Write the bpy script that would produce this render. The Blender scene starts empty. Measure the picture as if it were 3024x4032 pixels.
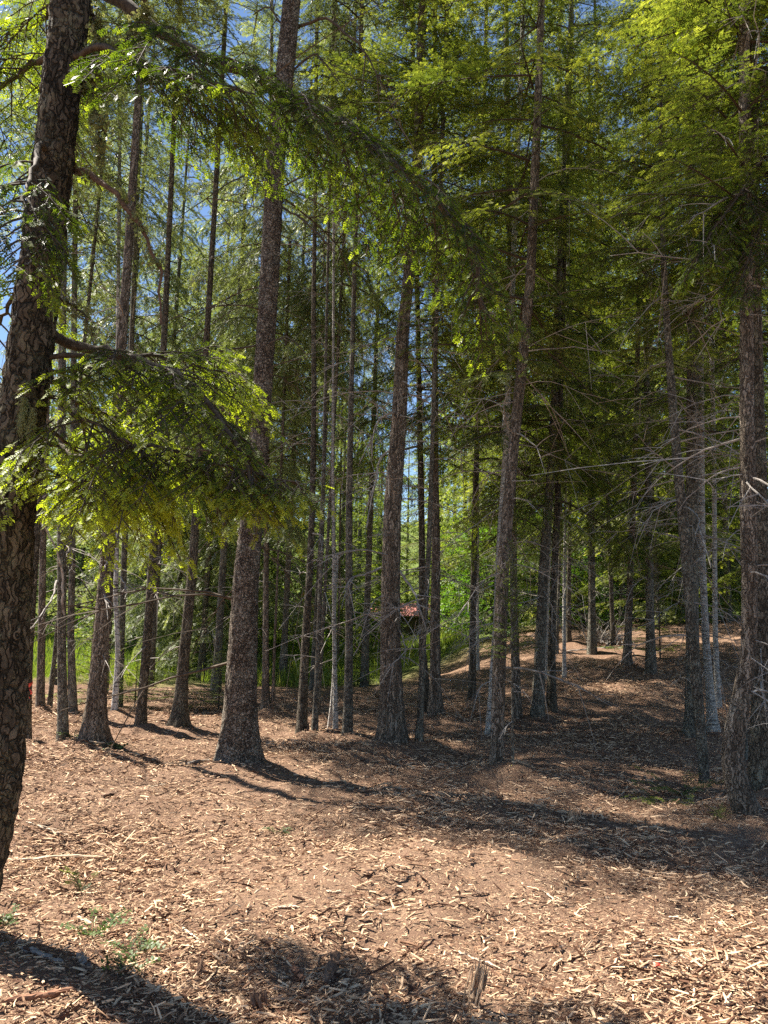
import bpy, math, random
import numpy as np
from mathutils import Matrix, Vector
from mathutils import noise as mnoise

C = bpy.context.scene.collection
SC = bpy.context.scene
# ------------------------------------------------------------------ camera
CAM_H, PITCH, ROLL, FPX = 1.6, 7.8, 0.022, 3030.0
cam_data = bpy.data.cameras.new("camera")
cam = bpy.data.objects.new("camera", cam_data)
C.objects.link(cam)
cam_data.sensor_fit = 'VERTICAL'
cam_data.sensor_height = 36.0
cam_data.lens = 36.0 * FPX / 4032.0
cam_data.clip_start = 0.05
cam_data.clip_end = 3000
CAM_M = Matrix.Translation((0, 0, CAM_H)) @ Matrix.Rotation(math.radians(90 + PITCH), 4, 'X') @ Matrix.Rotation(ROLL, 4, 'Z')
cam.matrix_world = CAM_M
SC.camera = cam
# ------------------------------------------------------------------ light
SUN_EL, SUN_AZ = 54.0, -60.0          # azimuth from straight ahead, negative = towards the left
SUN_DIR = Vector((math.sin(math.radians(SUN_AZ)) * math.cos(math.radians(SUN_EL)),
                  math.cos(math.radians(SUN_AZ)) * math.cos(math.radians(SUN_EL)), math.sin(math.radians(SUN_EL))))
sun_data = bpy.data.lights.new("sun", 'SUN')
sun_data.energy = 5.0
sun_data.angle = math.radians(0.53)
sun_data.color = (1.0, 0.93, 0.82)
sun = bpy.data.objects.new("sun", sun_data)
C.objects.link(sun)
sun.rotation_euler = SUN_DIR.to_track_quat('Z', 'Y').to_euler()
world = bpy.data.worlds.new("World")
SC.world = world
world.use_nodes = True
wn, wl = world.node_tree.nodes, world.node_tree.links
wn.clear()
w_out = wn.new('ShaderNodeOutputWorld')
w_bg = wn.new('ShaderNodeBackground')
w_sky = wn.new('ShaderNodeTexSky')
w_sky.sky_type = 'NISHITA'
w_sky.sun_disc = False
w_sky.sun_elevation = math.radians(SUN_EL)
w_sky.sun_rotation = math.radians(SUN_AZ)
w_sky.altitude = 900
w_sky.air_density = 1.0
w_sky.dust_density = 0.05
w_sky.ozone_density = 3.0
w_bg.inputs['Strength'].default_value = 0.052
wl.new(w_sky.outputs['Color'], w_bg.inputs['Color'])
wl.new(w_bg.outputs['Background'], w_out.inputs['Surface'])
SC.view_settings.view_transform = 'Standard'
SC.view_settings.look = 'None'
SC.view_settings.exposure = 1.85
SC.view_settings.gamma = 1.0
SC.render.engine = 'CYCLES'
SC.cycles.use_denoising = False
SC.cycles.max_bounces = 6
SC.cycles.diffuse_bounces = 4
SC.cycles.glossy_bounces = 1
SC.cycles.transmission_bounces = 4
SC.cycles.transparent_max_bounces = 4
SC.cycles.caustics_reflective = False
SC.cycles.caustics_refractive = False

# ------------------------------------------------------------------ helpers: terrain and pixels of the photo -> places
def sst(t):
    t = np.clip(t, 0, 1)
    return t * t * (3 - 2 * t)

_rg = np.random.default_rng(5)
WAVES = []
for wlen, amp, n in ((3.2, .022, 5), (1.3, .012, 6), (0.55, .007, 7), (0.24, .0035, 8)):
    for _ in range(n):
        a = _rg.uniform(0, 2 * math.pi)
        k = 2 * math.pi / (wlen * _rg.uniform(.75, 1.3))
        WAVES.append((k * math.cos(a), k * math.sin(a), _rg.uniform(0, 6.28), amp * .8))
MOUNDS = []          # x, y, height, radius

def ground_base(x, y):
    x = np.asarray(x, float); y = np.asarray(y, float)
    hill = 1.35 * sst((y - 9) / 12) * sst((x + 0.8 - .04 * (y - 9)) / 6.0)
    hill = hill + .02 * np.clip(y - 18, 0, 60) * (1 - .55 * sst((x - 1) / 6))
    hill = hill + .5 * sst((x - 5.5) / 6) * sst((y - 8) / 10)
    hill = hill + 15 * sst((y - 48) / 75)
    return hill

def ground_h(x, y, mounds=True):
    h = ground_base(x, y)
    x = np.asarray(x, float); y = np.asarray(y, float)
    for kx, ky, p, a in WAVES:
        h = h + a * np.sin(kx * x + ky * y + p)
    if mounds:
        for mx, my, mh, mr in MOUNDS:
            h = h + mh * np.exp(-((x - mx) ** 2 + (y - my) ** 2) / (mr * mr))
    return h

CAM_R = CAM_M.to_3x3()
def ray(px, py):
    d = CAM_R @ Vector(((px - 1512) / FPX, -(py - 2016) / FPX, -1.0))
    return d                                      # unit depth along the optical axis

def on_ground(px, py):
    d = ray(px, py)
    t0 = 0.5
    for i in range(4000):
        t = t0 + .02 * i * (1 + i * .002)
        if CAM_H + d.z * t < float(ground_base(d.x * t, d.y * t)):
            break
    return Vector((d.x * t, d.y * t, float(ground_h(d.x * t, d.y * t)))), t

def at_y(px, py, y):
    d = ray(px, py)
    t = y / d.y
    return Vector((d.x * t, y, CAM_H + d.z * t)), t

# ------------------------------------------------------------------ helpers: meshes
def build_mesh(name, V, faces, mats=(), fmat=None, tint=None, smooth=False):
    """faces: list of (n,k) int arrays; fmat: one material index per array."""
    me = bpy.data.meshes.new(name)
    V = np.ascontiguousarray(V, dtype=np.float32)
    faces = [np.asarray(f, dtype=np.int32) for f in faces if len(f)]
    me.vertices.add(len(V))
    me.vertices.foreach_set('co', V.ravel())
    nl = sum(f.size for f in faces)
    npoly = sum(len(f) for f in faces)
    me.loops.add(nl)
    me.loops.foreach_set('vertex_index', np.concatenate([f.ravel() for f in faces]))
    me.polygons.add(npoly)
    sizes = np.concatenate([np.full(len(f), f.shape[1], np.int32) for f in faces])
    starts = np.concatenate([[0], np.cumsum(sizes)[:-1]]).astype(np.int32)
    me.polygons.foreach_set('loop_start', starts)
    me.polygons.foreach_set('loop_total', sizes)
    for m in mats:
        me.materials.append(m)
    if fmat is not None:
        me.polygons.foreach_set('material_index', np.concatenate([np.full(len(f), k, np.int32) for f, k in zip(faces, fmat)]))
    sm = np.full(npoly, smooth) if not isinstance(smooth, (list, tuple)) else np.concatenate([np.full(len(f), s) for f, s in zip(faces, smooth)])
    me.polygons.foreach_set('use_smooth', sm)
    if tint is not None:
        at = me.attributes.new('tint', 'FLOAT', 'POINT')
        at.data.foreach_set('value', np.asarray(tint, dtype=np.float32))
    me.update(calc_edges=True)
    return me

def link(name, me, parent=None, loc=(0, 0, 0)):
    o = bpy.data.objects.new(name, me)
    C.objects.link(o)
    o.location = loc
    if parent is not None:
        o.parent = parent
    return o

def tag(o, label, cat, group=None):
    o['label'] = label
    o['category'] = cat
    if group:
        o['group'] = group
    return o

def thing(name, loc, label, cat, group=None):
    o = bpy.data.objects.new(name, None)
    C.objects.link(o)
    o.location = loc
    o.empty_display_size = .3
    return tag(o, label, cat, group)

class Geo:
    """collects vertices, quads and a tint"""
    def __init__(self):
        self.v, self.f, self.m, self.t, self.n = [], [], [], [], 0
    def add(self, V, F, mat=0, tint=0.5):
        V = np.asarray(V, float).reshape(-1, 3)
        self.v.append(V)
        self.f.append(np.asarray(F, np.int64) + self.n)
        self.m.append(mat)
        self.t.append(np.full(len(V), tint) if np.isscalar(tint) else np.asarray(tint))
        self.n += len(V)
    def mesh(self, name, mats, smooth=()):
        sm = [m in smooth for m in self.m]
        return build_mesh(name, np.concatenate(self.v), self.f, mats, self.m, np.concatenate(self.t), sm)

def frames(pts):
    pts = np.asarray(pts, float)
    tan = np.gradient(pts, axis=0)
    tan /= np.linalg.norm(tan, axis=1)[:, None] + 1e-9
    ref = np.array([0.31, 0.17, 0.93]) if abs(tan[:, 2]).mean() < .8 else np.array([0.96, 0.2, 0.1])
    s = np.cross(tan, ref)
    s /= np.linalg.norm(s, axis=1)[:, None] + 1e-9
    u = np.cross(s, tan)
    return tan, s, u

def tube(pts, rad, n=5, rng=None, rough=0.0, flat=1.0):
    pts = np.asarray(pts, float)
    k = len(pts)
    rad = np.asarray(rad, float)
    tan, s, u = frames(pts)
    a = np.linspace(0, 2 * math.pi, n, endpoint=False)
    R = rad[:, None] * (np.ones((k, n)) if rng is None or rough == 0 else 1 + rough * rng.normal(size=(k, n)))
    V = pts[:, None, :] + R[..., None] * (np.cos(a)[None, :, None] * s[:, None, :] + flat * np.sin(a)[None, :, None] * u[:, None, :])
    i, j = np.meshgrid(np.arange(k - 1), np.arange(n), indexing='ij')
    j2 = (j + 1) % n
    F = np.stack([i * n + j, i * n + j2, (i + 1) * n + j2, (i + 1) * n + j], -1).reshape(-1, 4)
    return V.reshape(-1, 3), F

def smooth_line(pts, n):
    """Catmull-like resample of a polyline to n points."""
    pts = np.asarray(pts, float)
    d = np.concatenate([[0], np.cumsum(np.linalg.norm(np.diff(pts, axis=0), axis=1))])
    q = np.linspace(0, d[-1], n * 4)
    P = np.stack([np.interp(q, d, pts[:, k]) for k in range(3)], -1)
    w = max(3, (n * 4) // (len(pts) * 2) | 1)
    pad = np.concatenate([2 * P[:1] - P[w // 2:0:-1], P, 2 * P[-1:] - P[-2:-w // 2 - 1:-1]]) if w // 2 > 0 else P
    ker = np.ones(w) / w
    S = np.stack([np.convolve(pad[:, k], ker, 'same')[w // 2:w // 2 + len(P)] for k in range(3)], -1)
    S[0], S[-1] = pts[0], pts[-1]
    return S[np.linspace(0, len(S) - 1, n).round().astype(int)]

# ------------------------------------------------------------------ materials
def new_mat(name):
    m = bpy.data.materials.new(name)
    m.use_nodes = True
    nt = m.node_tree
    nt.nodes.clear()
    out = nt.nodes.new('ShaderNodeOutputMaterial')
    return m, nt.nodes, nt.links, out

def ramp(N, stops, interp='LINEAR'):
    r = N.new('ShaderNodeValToRGB')
    cr = r.color_ramp
    cr.interpolation = interp
    while len(cr.elements) < len(stops):
        cr.elements.new(0.5)
    for e, (p, c) in zip(cr.elements, stops):
        e.position = p
        e.color = (*c, 1) if len(c) == 3 else c
    return r

def noise(N, L, vec, scale, detail=4, rough=.55):
    n = N.new('ShaderNodeTexNoise')
    n.inputs['Scale'].default_value = scale
    n.inputs['Detail'].default_value = detail
    n.inputs['Roughness'].default_value = rough
    if vec is not None:
        L.new(vec, n.inputs['Vector'])
    return n

def mapping(N, L, vec, scale):
    m = N.new('ShaderNodeMapping')
    m.inputs['Scale'].default_value = scale
    L.new(vec, m.inputs['Vector'])
    return m.outputs['Vector']

def mixc(N, L, fac, a, b, mode='MIX'):
    m = N.new('ShaderNodeMix')
    m.data_type = 'RGBA'
    m.blend_type = mode
    for sock, v in ((m.inputs[0], fac), (m.inputs[6], a), (m.inputs[7], b)):
        if hasattr(v, 'links') or isinstance(v, bpy.types.NodeSocket):
            L.new(v, sock)
        elif isinstance(v, (int, float)):
            sock.default_value = v
        else:
            sock.default_value = (*v, 1)
    return m.outputs[2]

def mathn(N, L, op, a, b=0.0):
    m = N.new('ShaderNodeMath')
    m.operation = op
    for sock, v in ((m.inputs[0], a), (m.inputs[1], b)):
        if isinstance(v, bpy.types.NodeSocket):
            L.new(v, sock)
        else:
            sock.default_value = v
    return m.outputs[0]

def needles(name, stops, trans_tint=(1.25, 1.35, .5), trans=.38):
    m, N, L, out = new_mat(name)
    at = N.new('ShaderNodeAttribute')
    at.attribute_name = 'tint'
    oi = N.new('ShaderNodeObjectInfo')
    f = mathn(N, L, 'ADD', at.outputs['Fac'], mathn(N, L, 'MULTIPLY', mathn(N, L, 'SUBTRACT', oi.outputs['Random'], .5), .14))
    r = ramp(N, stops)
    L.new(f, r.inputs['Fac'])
    p = N.new('ShaderNodeBsdfPrincipled')
    p.inputs['Roughness'].default_value = .5
    p.inputs['Specular IOR Level'].default_value = .28
    L.new(r.outputs['Color'], p.inputs['Base Color'])
    t = N.new('ShaderNodeBsdfTranslucent')
    L.new(mixc(N, L, 1.0, r.outputs['Color'], trans_tint, 'MULTIPLY'), t.inputs['Color'])
    mx = N.new('ShaderNodeMixShader')
    mx.inputs[0].default_value = trans
    L.new(p.outputs[0], mx.inputs[1])
    L.new(t.outputs[0], mx.inputs[2])
    L.new(mx.outputs[0], out.inputs['Surface'])
    return m

def bark(name, dark, mid, light, lichen, cell=14.0, stretch=.28, lich_amt=.42, bump=.6, fibre=0.0, bands=0.0):
    m, N, L, out = new_mat(name)
    tc = N.new('ShaderNodeTexCoord')
    oi = N.new('ShaderNodeObjectInfo')
    off = N.new('ShaderNodeVectorMath')
    off.operation = 'ADD'
    L.new(tc.outputs['Object'], off.inputs[0])
    cmb = N.new('ShaderNodeCombineXYZ')
    L.new(mathn(N, L, 'MULTIPLY', oi.outputs['Random'], 37.0), cmb.inputs[0])
    L.new(mathn(N, L, 'MULTIPLY', oi.outputs['Random'], 71.0), cmb.inputs[2])
    L.new(cmb.outputs[0], off.inputs[1])
    v = off.outputs[0]
    wob = noise(N, L, v, 9, 3)
    vv = N.new('ShaderNodeVectorMath')
    vv.operation = 'ADD'
    sc = N.new('ShaderNodeVectorMath')
    sc.operation = 'SCALE'
    sc.inputs['Scale'].default_value = .13
    L.new(wob.outputs['Color'], sc.inputs[0])
    L.new(v, vv.inputs[0])
    L.new(sc.outputs[0], vv.inputs[1])
    ms = mapping(N, L, vv.outputs[0], (cell, cell, cell * stretch))
    vo = N.new('ShaderNodeTexVoronoi')
    vo.feature = 'DISTANCE_TO_EDGE'
    vo.inputs['Scale'].default_value = 1.0
    L.new(ms, vo.inputs['Vector'])
    crack = ramp(N, [(0.0, (0, 0, 0)), (0.16, (1, 1, 1))])
    brk = noise(N, L, v, 16, 4, .7)
    L.new(mathn(N, L, 'ADD', vo.outputs['Distance'], mathn(N, L, 'MULTIPLY', mathn(N, L, 'SUBTRACT', brk.outputs['Fac'], .45), .30)), crack.inputs['Fac'])
    vc = N.new('ShaderNodeTexVoronoi')
    vc.inputs['Scale'].default_value = 1.0
    L.new(ms, vc.inputs['Vector'])
    sepc = N.new('ShaderNodeSeparateColor')
    L.new(vc.outputs['Color'], sepc.inputs[0])
    fine = noise(N, L, mapping(N, L, v, (60, 60, 18 if fibre == 0 else 5)), 1.0, 5, .65)
    plate = mathn(N, L, 'ADD', mathn(N, L, 'MULTIPLY', sepc.outputs[0], .45), mathn(N, L, 'MULTIPLY', fine.outputs['Fac'], .65))
    r = ramp(N, [(.2, dark), (.52, mid), (.85, light)])
    L.new(plate, r.inputs['Fac'])
    col = mixc(N, L, crack.outputs['Color'], tuple(c * .7 for c in dark), r.outputs['Color'])
    ln = noise(N, L, v, 5.5, 6, .72)
    lr = ramp(N, [(1 - lich_amt - .06, (0, 0, 0)), (1 - lich_amt + .06, (1, 1, 1))])
    L.new(ln.outputs['Fac'], lr.inputs['Fac'])
    ln2 = noise(N, L, v, 34, 4, .7)
    lr2 = ramp(N, [(.42, (0, 0, 0)), (.6, (1, 1, 1))])
    L.new(ln2.outputs['Fac'], lr2.inputs['Fac'])
    lm = mathn(N, L, 'MULTIPLY', mathn(N, L, 'MULTIPLY', lr.outputs['Color'], lr2.outputs['Color']), .65)
    col = mixc(N, L, lm, col, lichen)
    if bands:
        bn = noise(N, L, mapping(N, L, v, (5, 5, 38)), 1.0, 3, .6)
        br = ramp(N, [(.56, (0, 0, 0)), (.64, (1, 1, 1))])
        L.new(bn.outputs['Fac'], br.inputs['Fac'])
        col = mixc(N, L, mathn(N, L, 'MULTIPLY', br.outputs['Color'], bands), col, (.03, .025, .022))
    p = N.new('ShaderNodeBsdfPrincipled')
    p.inputs['Roughness'].default_value = .9
    p.inputs['Specular IOR Level'].default_value = .15
    L.new(col, p.inputs['Base Color'])
    h = mathn(N, L, 'ADD', mathn(N, L, 'MULTIPLY', crack.outputs['Color'], .7), mathn(N, L, 'MULTIPLY', fine.outputs['Fac'], .6))
    b = N.new('ShaderNodeBump')
    b.inputs['Strength'].default_value = bump
    b.inputs['Distance'].default_value = .02
    L.new(h, b.inputs['Height'])
    L.new(b.outputs[0], p.inputs['Normal'])
    L.new(p.outputs[0], out.inputs['Surface'])
    return m

def wood(name, a, b, c, grain=(6, 60, 60), use_tint=False, bump=.5):
    m, N, L, out = new_mat(name)
    tc = N.new('ShaderNodeTexCoord')
    g = noise(N, L, mapping(N, L, tc.outputs['Object'], grain), 1.0, 5, .65)
    r = ramp(N, [(.28, a), (.5, b), (.75, c)])
    if use_tint:
        at = N.new('ShaderNodeAttribute')
        at.attribute_name = 'tint'
        L.new(mathn(N, L, 'ADD', at.outputs['Fac'], mathn(N, L, 'MULTIPLY', mathn(N, L, 'SUBTRACT', g.outputs['Fac'], .5), .5)), r.inputs['Fac'])
    else:
        L.new(g.outputs['Fac'], r.inputs['Fac'])
    p = N.new('ShaderNodeBsdfPrincipled')
    p.inputs['Roughness'].default_value = .85
    p.inputs['Specular IOR Level'].default_value = .2
    L.new(r.outputs['Color'], p.inputs['Base Color'])
    bu = N.new('ShaderNodeBump')
    bu.inputs['Strength'].default_value = bump
    bu.inputs['Distance'].default_value = .01
    L.new(g.outputs['Fac'], bu.inputs['Height'])
    L.new(bu.outputs[0], p.inputs['Normal'])
    L.new(p.outputs[0], out.inputs['Surface'])
    return m

def plain(name, col, rough=.8, var=.25, scale=8):
    m, N, L, out = new_mat(name)
    tc = N.new('ShaderNodeTexCoord')
    n = noise(N, L, tc.outputs['Object'], scale, 4)
    p = N.new('ShaderNodeBsdfPrincipled')
    p.inputs['Roughness'].default_value = rough
    L.new(mixc(N, L, n.outputs['Fac'], tuple(c * (1 - var) for c in col), tuple(min(1, c * (1 + var)) for c in col)), p.inputs['Base Color'])
    L.new(p.outputs[0], out.inputs['Surface'])
    return m

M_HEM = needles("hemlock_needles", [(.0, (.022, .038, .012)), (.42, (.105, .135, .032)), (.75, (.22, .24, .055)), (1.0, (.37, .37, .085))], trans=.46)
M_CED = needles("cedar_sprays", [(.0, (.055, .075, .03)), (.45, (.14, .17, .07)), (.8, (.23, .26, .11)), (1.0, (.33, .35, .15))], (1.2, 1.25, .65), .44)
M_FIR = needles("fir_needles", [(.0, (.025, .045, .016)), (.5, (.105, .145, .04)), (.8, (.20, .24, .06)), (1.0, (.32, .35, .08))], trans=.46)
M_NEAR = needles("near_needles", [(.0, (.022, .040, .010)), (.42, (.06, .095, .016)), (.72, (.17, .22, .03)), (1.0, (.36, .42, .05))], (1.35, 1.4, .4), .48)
M_LEAF = needles("broad_leaves", [(.0, (.05, .11, .02)), (.5, (.10, .19, .03)), (1.0, (.20, .30, .05))], (1.2, 1.4, .4), .45)
M_GRASS = needles("grass_blades", [(.0, (.10, .15, .03)), (.5, (.17, .23, .045)), (1.0, (.38, .36, .12))], (1.2, 1.3, .5), .4)
M_MOSS = needles("hanging_lichen", [(.0, (.15, .16, .07)), (.5, (.26, .27, .12)), (1.0, (.40, .40, .2))], (1.1, 1.1, .7), .35)

B_NEAR = bark("furrowed_fir_bark", (.034, .027, .018), (.088, .068, .047), (.19, .15, .105), (.22, .20, .12), 34, .24, .46, 1.2)
B_FIR = bark("fir_bark", (.055, .045, .032), (.125, .102, .074), (.25, .21, .155), (.27, .26, .185), 40, .24, .44, 1.0)
B_GREY = bark("grey_bark", (.06, .052, .040), (.15, .13, .10), (.29, .26, .205), (.33, .32, .245), 46, .32, .47, .9)
B_CEDAR = bark("cedar_bark", (.085, .066, .048), (.195, .155, .116), (.36, .30, .235), (.30, .28, .21), 42, .05, .38, 1.0, fibre=1.0)
B_SCALE = bark("scaly_bark", (.06, .045, .033), (.15, .113, .083), (.32, .26, .205), (.42, .385, .31), 44, .75, .48, 1.2)
B_BIRCH = bark("birch_bark", (.30, .28, .25), (.52, .50, .46), (.70, .68, .64), (.6, .58, .52), 24, .2, .3, .3, bands=.85)
B_SILVER = bark("silver_bark", (.22, .20, .17), (.48, .45, .40), (.74, .70, .63), (.42, .40, .34), 40, 1.2, .40, .6, bands=.75)
M_DEAD = wood("dead_twig", (.12, .10, .085), (.31, .275, .24), (.52, .48, .42), (14, 14, 14))
M_TWIG = wood("brown_twig", (.035, .025, .018), (.08, .06, .042), (.15, .12, .085), (30, 30, 30))

# ------------------------------------------------------------------ ground
def ground_material():
    m, N, L, out = new_mat("mulch_ground")
    tc = N.new('ShaderNodeTexCoord')
    P = tc.outputs['Object']
    big = noise(N, L, P, .55, 5, .6)
    mid = noise(N, L, P, 3.5, 5, .65)
    w1 = noise(N, L, P, 5, 2)
    rot = []
    heights = []
    cols = None
    base = ramp(N, [(.3, (.105, .060, .040)), (.5, (.18, .110, .074)), (.7, (.265, .172, .118))])
    L.new(mathn(N, L, 'ADD', mathn(N, L, 'MULTIPLY', big.outputs['Fac'], .5), mathn(N, L, 'MULTIPLY', mid.outputs['Fac'], .5)), base.inputs['Fac'])
    col = base.outputs['Color']
    for k, (ang, sx, sy, thr) in enumerate(((.5, 22, 95, .60), (-.7, 26, 110, .62), (1.9, 20, 88, .61), (2.7, 34, 140, .60))):
        mp = N.new('ShaderNodeMapping')
        mp.inputs['Rotation'].default_value = (0, 0, ang)
        mp.inputs['Location'].default_value = (3.1 * k, 1.7 * k, 0)
        wv = N.new('ShaderNodeVectorMath')
        wv.operation = 'MULTIPLY_ADD'
        L.new(w1.outputs['Color'], wv.inputs[0])
        wv.inputs[1].default_value = (.12, .12, 0)
        L.new(P, wv.inputs[2])
        L.new(wv.outputs[0], mp.inputs['Vector'])
        mv = mapping(N, L, mp.outputs[0], (sx, sy, 1))
        n = noise(N, L, mv, 1.0, 2, .5)
        r = ramp(N, [(thr, (0, 0, 0)), (thr + .05, (1, 1, 1))])
        L.new(n.outputs['Fac'], r.inputs['Fac'])
        tone = ((.46, .31, .19), (.56, .40, .26), (.34, .20, .12), (.50, .35, .22))[k]
        col = mixc(N, L, mathn(N, L, 'MULTIPLY', r.outputs['Color'], .85), col, tone)
        heights.append(r.outputs['Color'])
    # grassy clearing at the back
    sep = N.new('ShaderNodeSeparateXYZ')
    L.new(P, sep.inputs[0])
    gm = N.new('ShaderNodeMapRange')
    gm.inputs['From Min'].default_value = 19.0
    gm.inputs['From Max'].default_value = 23.0
    L.new(mathn(N, L, 'ADD', mathn(N, L, 'ADD', sep.outputs['Y'], mathn(N, L, 'MULTIPLY', sep.outputs['X'], -1.6)), mathn(N, L, 'MULTIPLY', big.outputs['Fac'], 5.0)), gm.inputs['Value'])
    gr = ramp(N, [(.3, (.07, .10, .022)), (.7, (.15, .19, .045))])
    L.new(mid.outputs['Fac'], gr.inputs['Fac'])
    lim = N.new('ShaderNodeMapRange')
    lim.inputs['From Min'].default_value = 17.0
    lim.inputs['From Max'].default_value = 19.5
    L.new(sep.outputs['Y'], lim.inputs['Value'])
    far = N.new('ShaderNodeMapRange')
    far.inputs['From Min'].default_value = 27.0
    far.inputs['From Max'].default_value = 31.0
    L.new(sep.outputs['Y'], far.inputs['Value'])
    col = mixc(N, L, mathn(N, L, 'MAXIMUM', far.outputs[0], mathn(N, L, 'MULTIPLY', gm.outputs[0], lim.outputs[0])), col, gr.outputs['Color'])
    p = N.new('ShaderNodeBsdfPrincipled')
    p.inputs['Roughness'].default_value = .95
    p.inputs['Specular IOR Level'].default_value = .1
    L.new(col, p.inputs['Base Color'])
    hs = heights[0]
    for h in heights[1:]:
        hs = mathn(N, L, 'MAXIMUM', hs, h)
    fine = noise(N, L, P, 60, 4, .7)
    hh = mathn(N, L, 'ADD', mathn(N, L, 'MULTIPLY', hs, .6), mathn(N, L, 'MULTIPLY', fine.outputs['Fac'], .9))
    b = N.new('ShaderNodeBump')
    b.inputs['Strength'].default_value = .9
    b.inputs['Distance'].default_value = .018
    L.new(hh, b.inputs['Height'])
    L.new(b.outputs[0], p.inputs['Normal'])
    L.new(p.outputs[0], out.inputs['Surface'])
    return m

# ------------------------------------------------------------------ foliage: sprigs -> branches -> crowns
UP = np.array([0, 0, 1.0])

def blades(pairs, blen, bw, ang, tip=True):
    """a sprig of kite shaped needle clumps along +X, unit length; (k,4,3)"""
    out = []
    for x in np.linspace(.08, .86, pairs):
        l = blen * (1 - .35 * x)
        for s in (1, -1):
            d = np.array([math.cos(ang), s * math.sin(ang), .1 * s])
            e = np.array([-s * math.sin(ang), math.cos(ang) * 1.0, 0]) * bw * .5
            b = np.array([x, 0, 0])
            out.append([b, b + d * l * .5 + e, b + d * l, b + d * l * .5 - e])
    if tip:
        b = np.array([.6, 0, 0]); d = np.array([1.0, 0, 0]); e = np.array([0, 1.0, 0]) * bw * .5
        out.append([b, b + d * blen * .5 + e, b + d * blen, b + d * blen * .5 - e])
    return np.array(out)

SPRIG_NEAR = blades(4, .42, .15, math.radians(52))
SPRIG_MID = blades(4, .40, .165, math.radians(50))
SPRIG_FAR = blades(2, .62, .26, math.radians(38))
SPRIG_LEAF = blades(2, .55, .38, math.radians(50))

def sprig_geo(P, D, Nn, S, T, templ):
    P, D, Nn, S, T = (np.asarray(a, float) for a in (P, D, Nn, S, T))
    D = D / (np.linalg.norm(D, axis=1)[:, None] + 1e-9)
    side = np.cross(Nn, D)
    side /= np.linalg.norm(side, axis=1)[:, None] + 1e-9
    nn = np.cross(D, side)
    x, y, z = templ[..., 0], templ[..., 1], templ[..., 2]
    V = P[:, None, None, :] + S[:, None, None, None] * (x[None, ..., None] * D[:, None, None, :] + y[None, ..., None] * side[:, None, None, :] + z[None, ..., None] * nn[:, None, None, :])
    V = V.reshape(-1, 3)
    F = np.arange(len(V)).reshape(-1, 4)
    return V, F, np.repeat(T, templ.shape[0] * 4)

class Sprigs:
    def __init__(self):
        self.P, self.D, self.N, self.S, self.T, self.wood = [], [], [], [], [], []

def grow(axis, levels, lv, out, rng, sprig, gap, tbase, hang, start=.12, wr=.004, plane=UP, tipb=.25):
    """grow side twigs off a 3-D polyline; the last level carries sprigs."""
    axis = np.asarray(axis, float)
    seg = np.linalg.norm(np.diff(axis, axis=0), axis=1)
    d = np.concatenate([[0], np.cumsum(seg)])
    Lg = d[-1]
    if lv == len(levels):
        n = max(2, int(Lg / gap))
        for i in range(n + 1):
            s = min(1.0, (i + rng.uniform(.2, .8)) / n)
            q = s * Lg
            k = min(len(seg) - 1, int(np.searchsorted(d, q, 'right') - 1))
            k = max(0, k)
            p = axis[k] + (axis[k + 1] - axis[k]) * ((q - d[k]) / (seg[k] + 1e-9))
            t = (axis[k + 1] - axis[k]) / (seg[k] + 1e-9)
            sd = np.cross(plane, t)
            sd /= np.linalg.norm(sd) + 1e-9
            a = rng.uniform(.3, .9) * (1 if i % 2 else -1) if i < n else 0
            dd = t * math.cos(a) + sd * math.sin(a) + rng.normal(size=3) * .14 - UP * .12
            out.P.append(p); out.D.append(dd)
            out.N.append(plane + rng.normal(size=3) * .35)
            out.S.append(sprig * rng.uniform(.7, 1.25))
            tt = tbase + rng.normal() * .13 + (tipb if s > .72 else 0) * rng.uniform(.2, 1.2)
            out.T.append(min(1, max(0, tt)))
        return
    Lv = levels[lv]
    n = max(2, int(Lg / Lv['gap']))
    for i in range(n):
        s = start + (1 - start) * (i + rng.uniform(.25, .75)) / n
        q = s * Lg
        k = max(0, min(len(seg) - 1, int(np.searchsorted(d, q, 'right') - 1)))
        p = axis[k] + (axis[k + 1] - axis[k]) * ((q - d[k]) / (seg[k] + 1e-9))
        t = (axis[k + 1] - axis[k]) / (seg[k] + 1e-9)
        sd = np.cross(plane, t)
        nrm = np.linalg.norm(sd)
        sd = sd / nrm if nrm > .15 else np.array([1.0, 0, 0])
        prof = min(1.0, .45 + s / .5) * (1 - s) ** .55 + .12
        ln = Lv['len'] * prof * rng.uniform(.6, 1.25)
        a = Lv['ang'] * rng.uniform(.75, 1.2)
        dd = t * math.cos(a) + sd * (math.sin(a) * (1 if i % 2 else -1)) + UP * rng.normal() * .12
        dd /= np.linalg.norm(dd)
        u = np.linspace(0, 1, 5)[:, None]
        ch = p + dd * u * ln - UP * (Lv['hang'] * ln) * u ** 1.7
        out.wood.append((ch, np.linspace(wr, wr * .35, 5)))
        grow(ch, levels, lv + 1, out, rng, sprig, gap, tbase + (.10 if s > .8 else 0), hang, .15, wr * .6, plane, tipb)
    # leader tip
    tip = axis[-1] + (axis[-1] - axis[-2]) / (seg[-1] + 1e-9) * np.linspace(0, 1, 4)[:, None] * Lv['len'] * .3
    grow(tip, levels, len(levels), out, rng, sprig, gap, tbase + .1, hang, 0, wr, plane, tipb)

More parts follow.
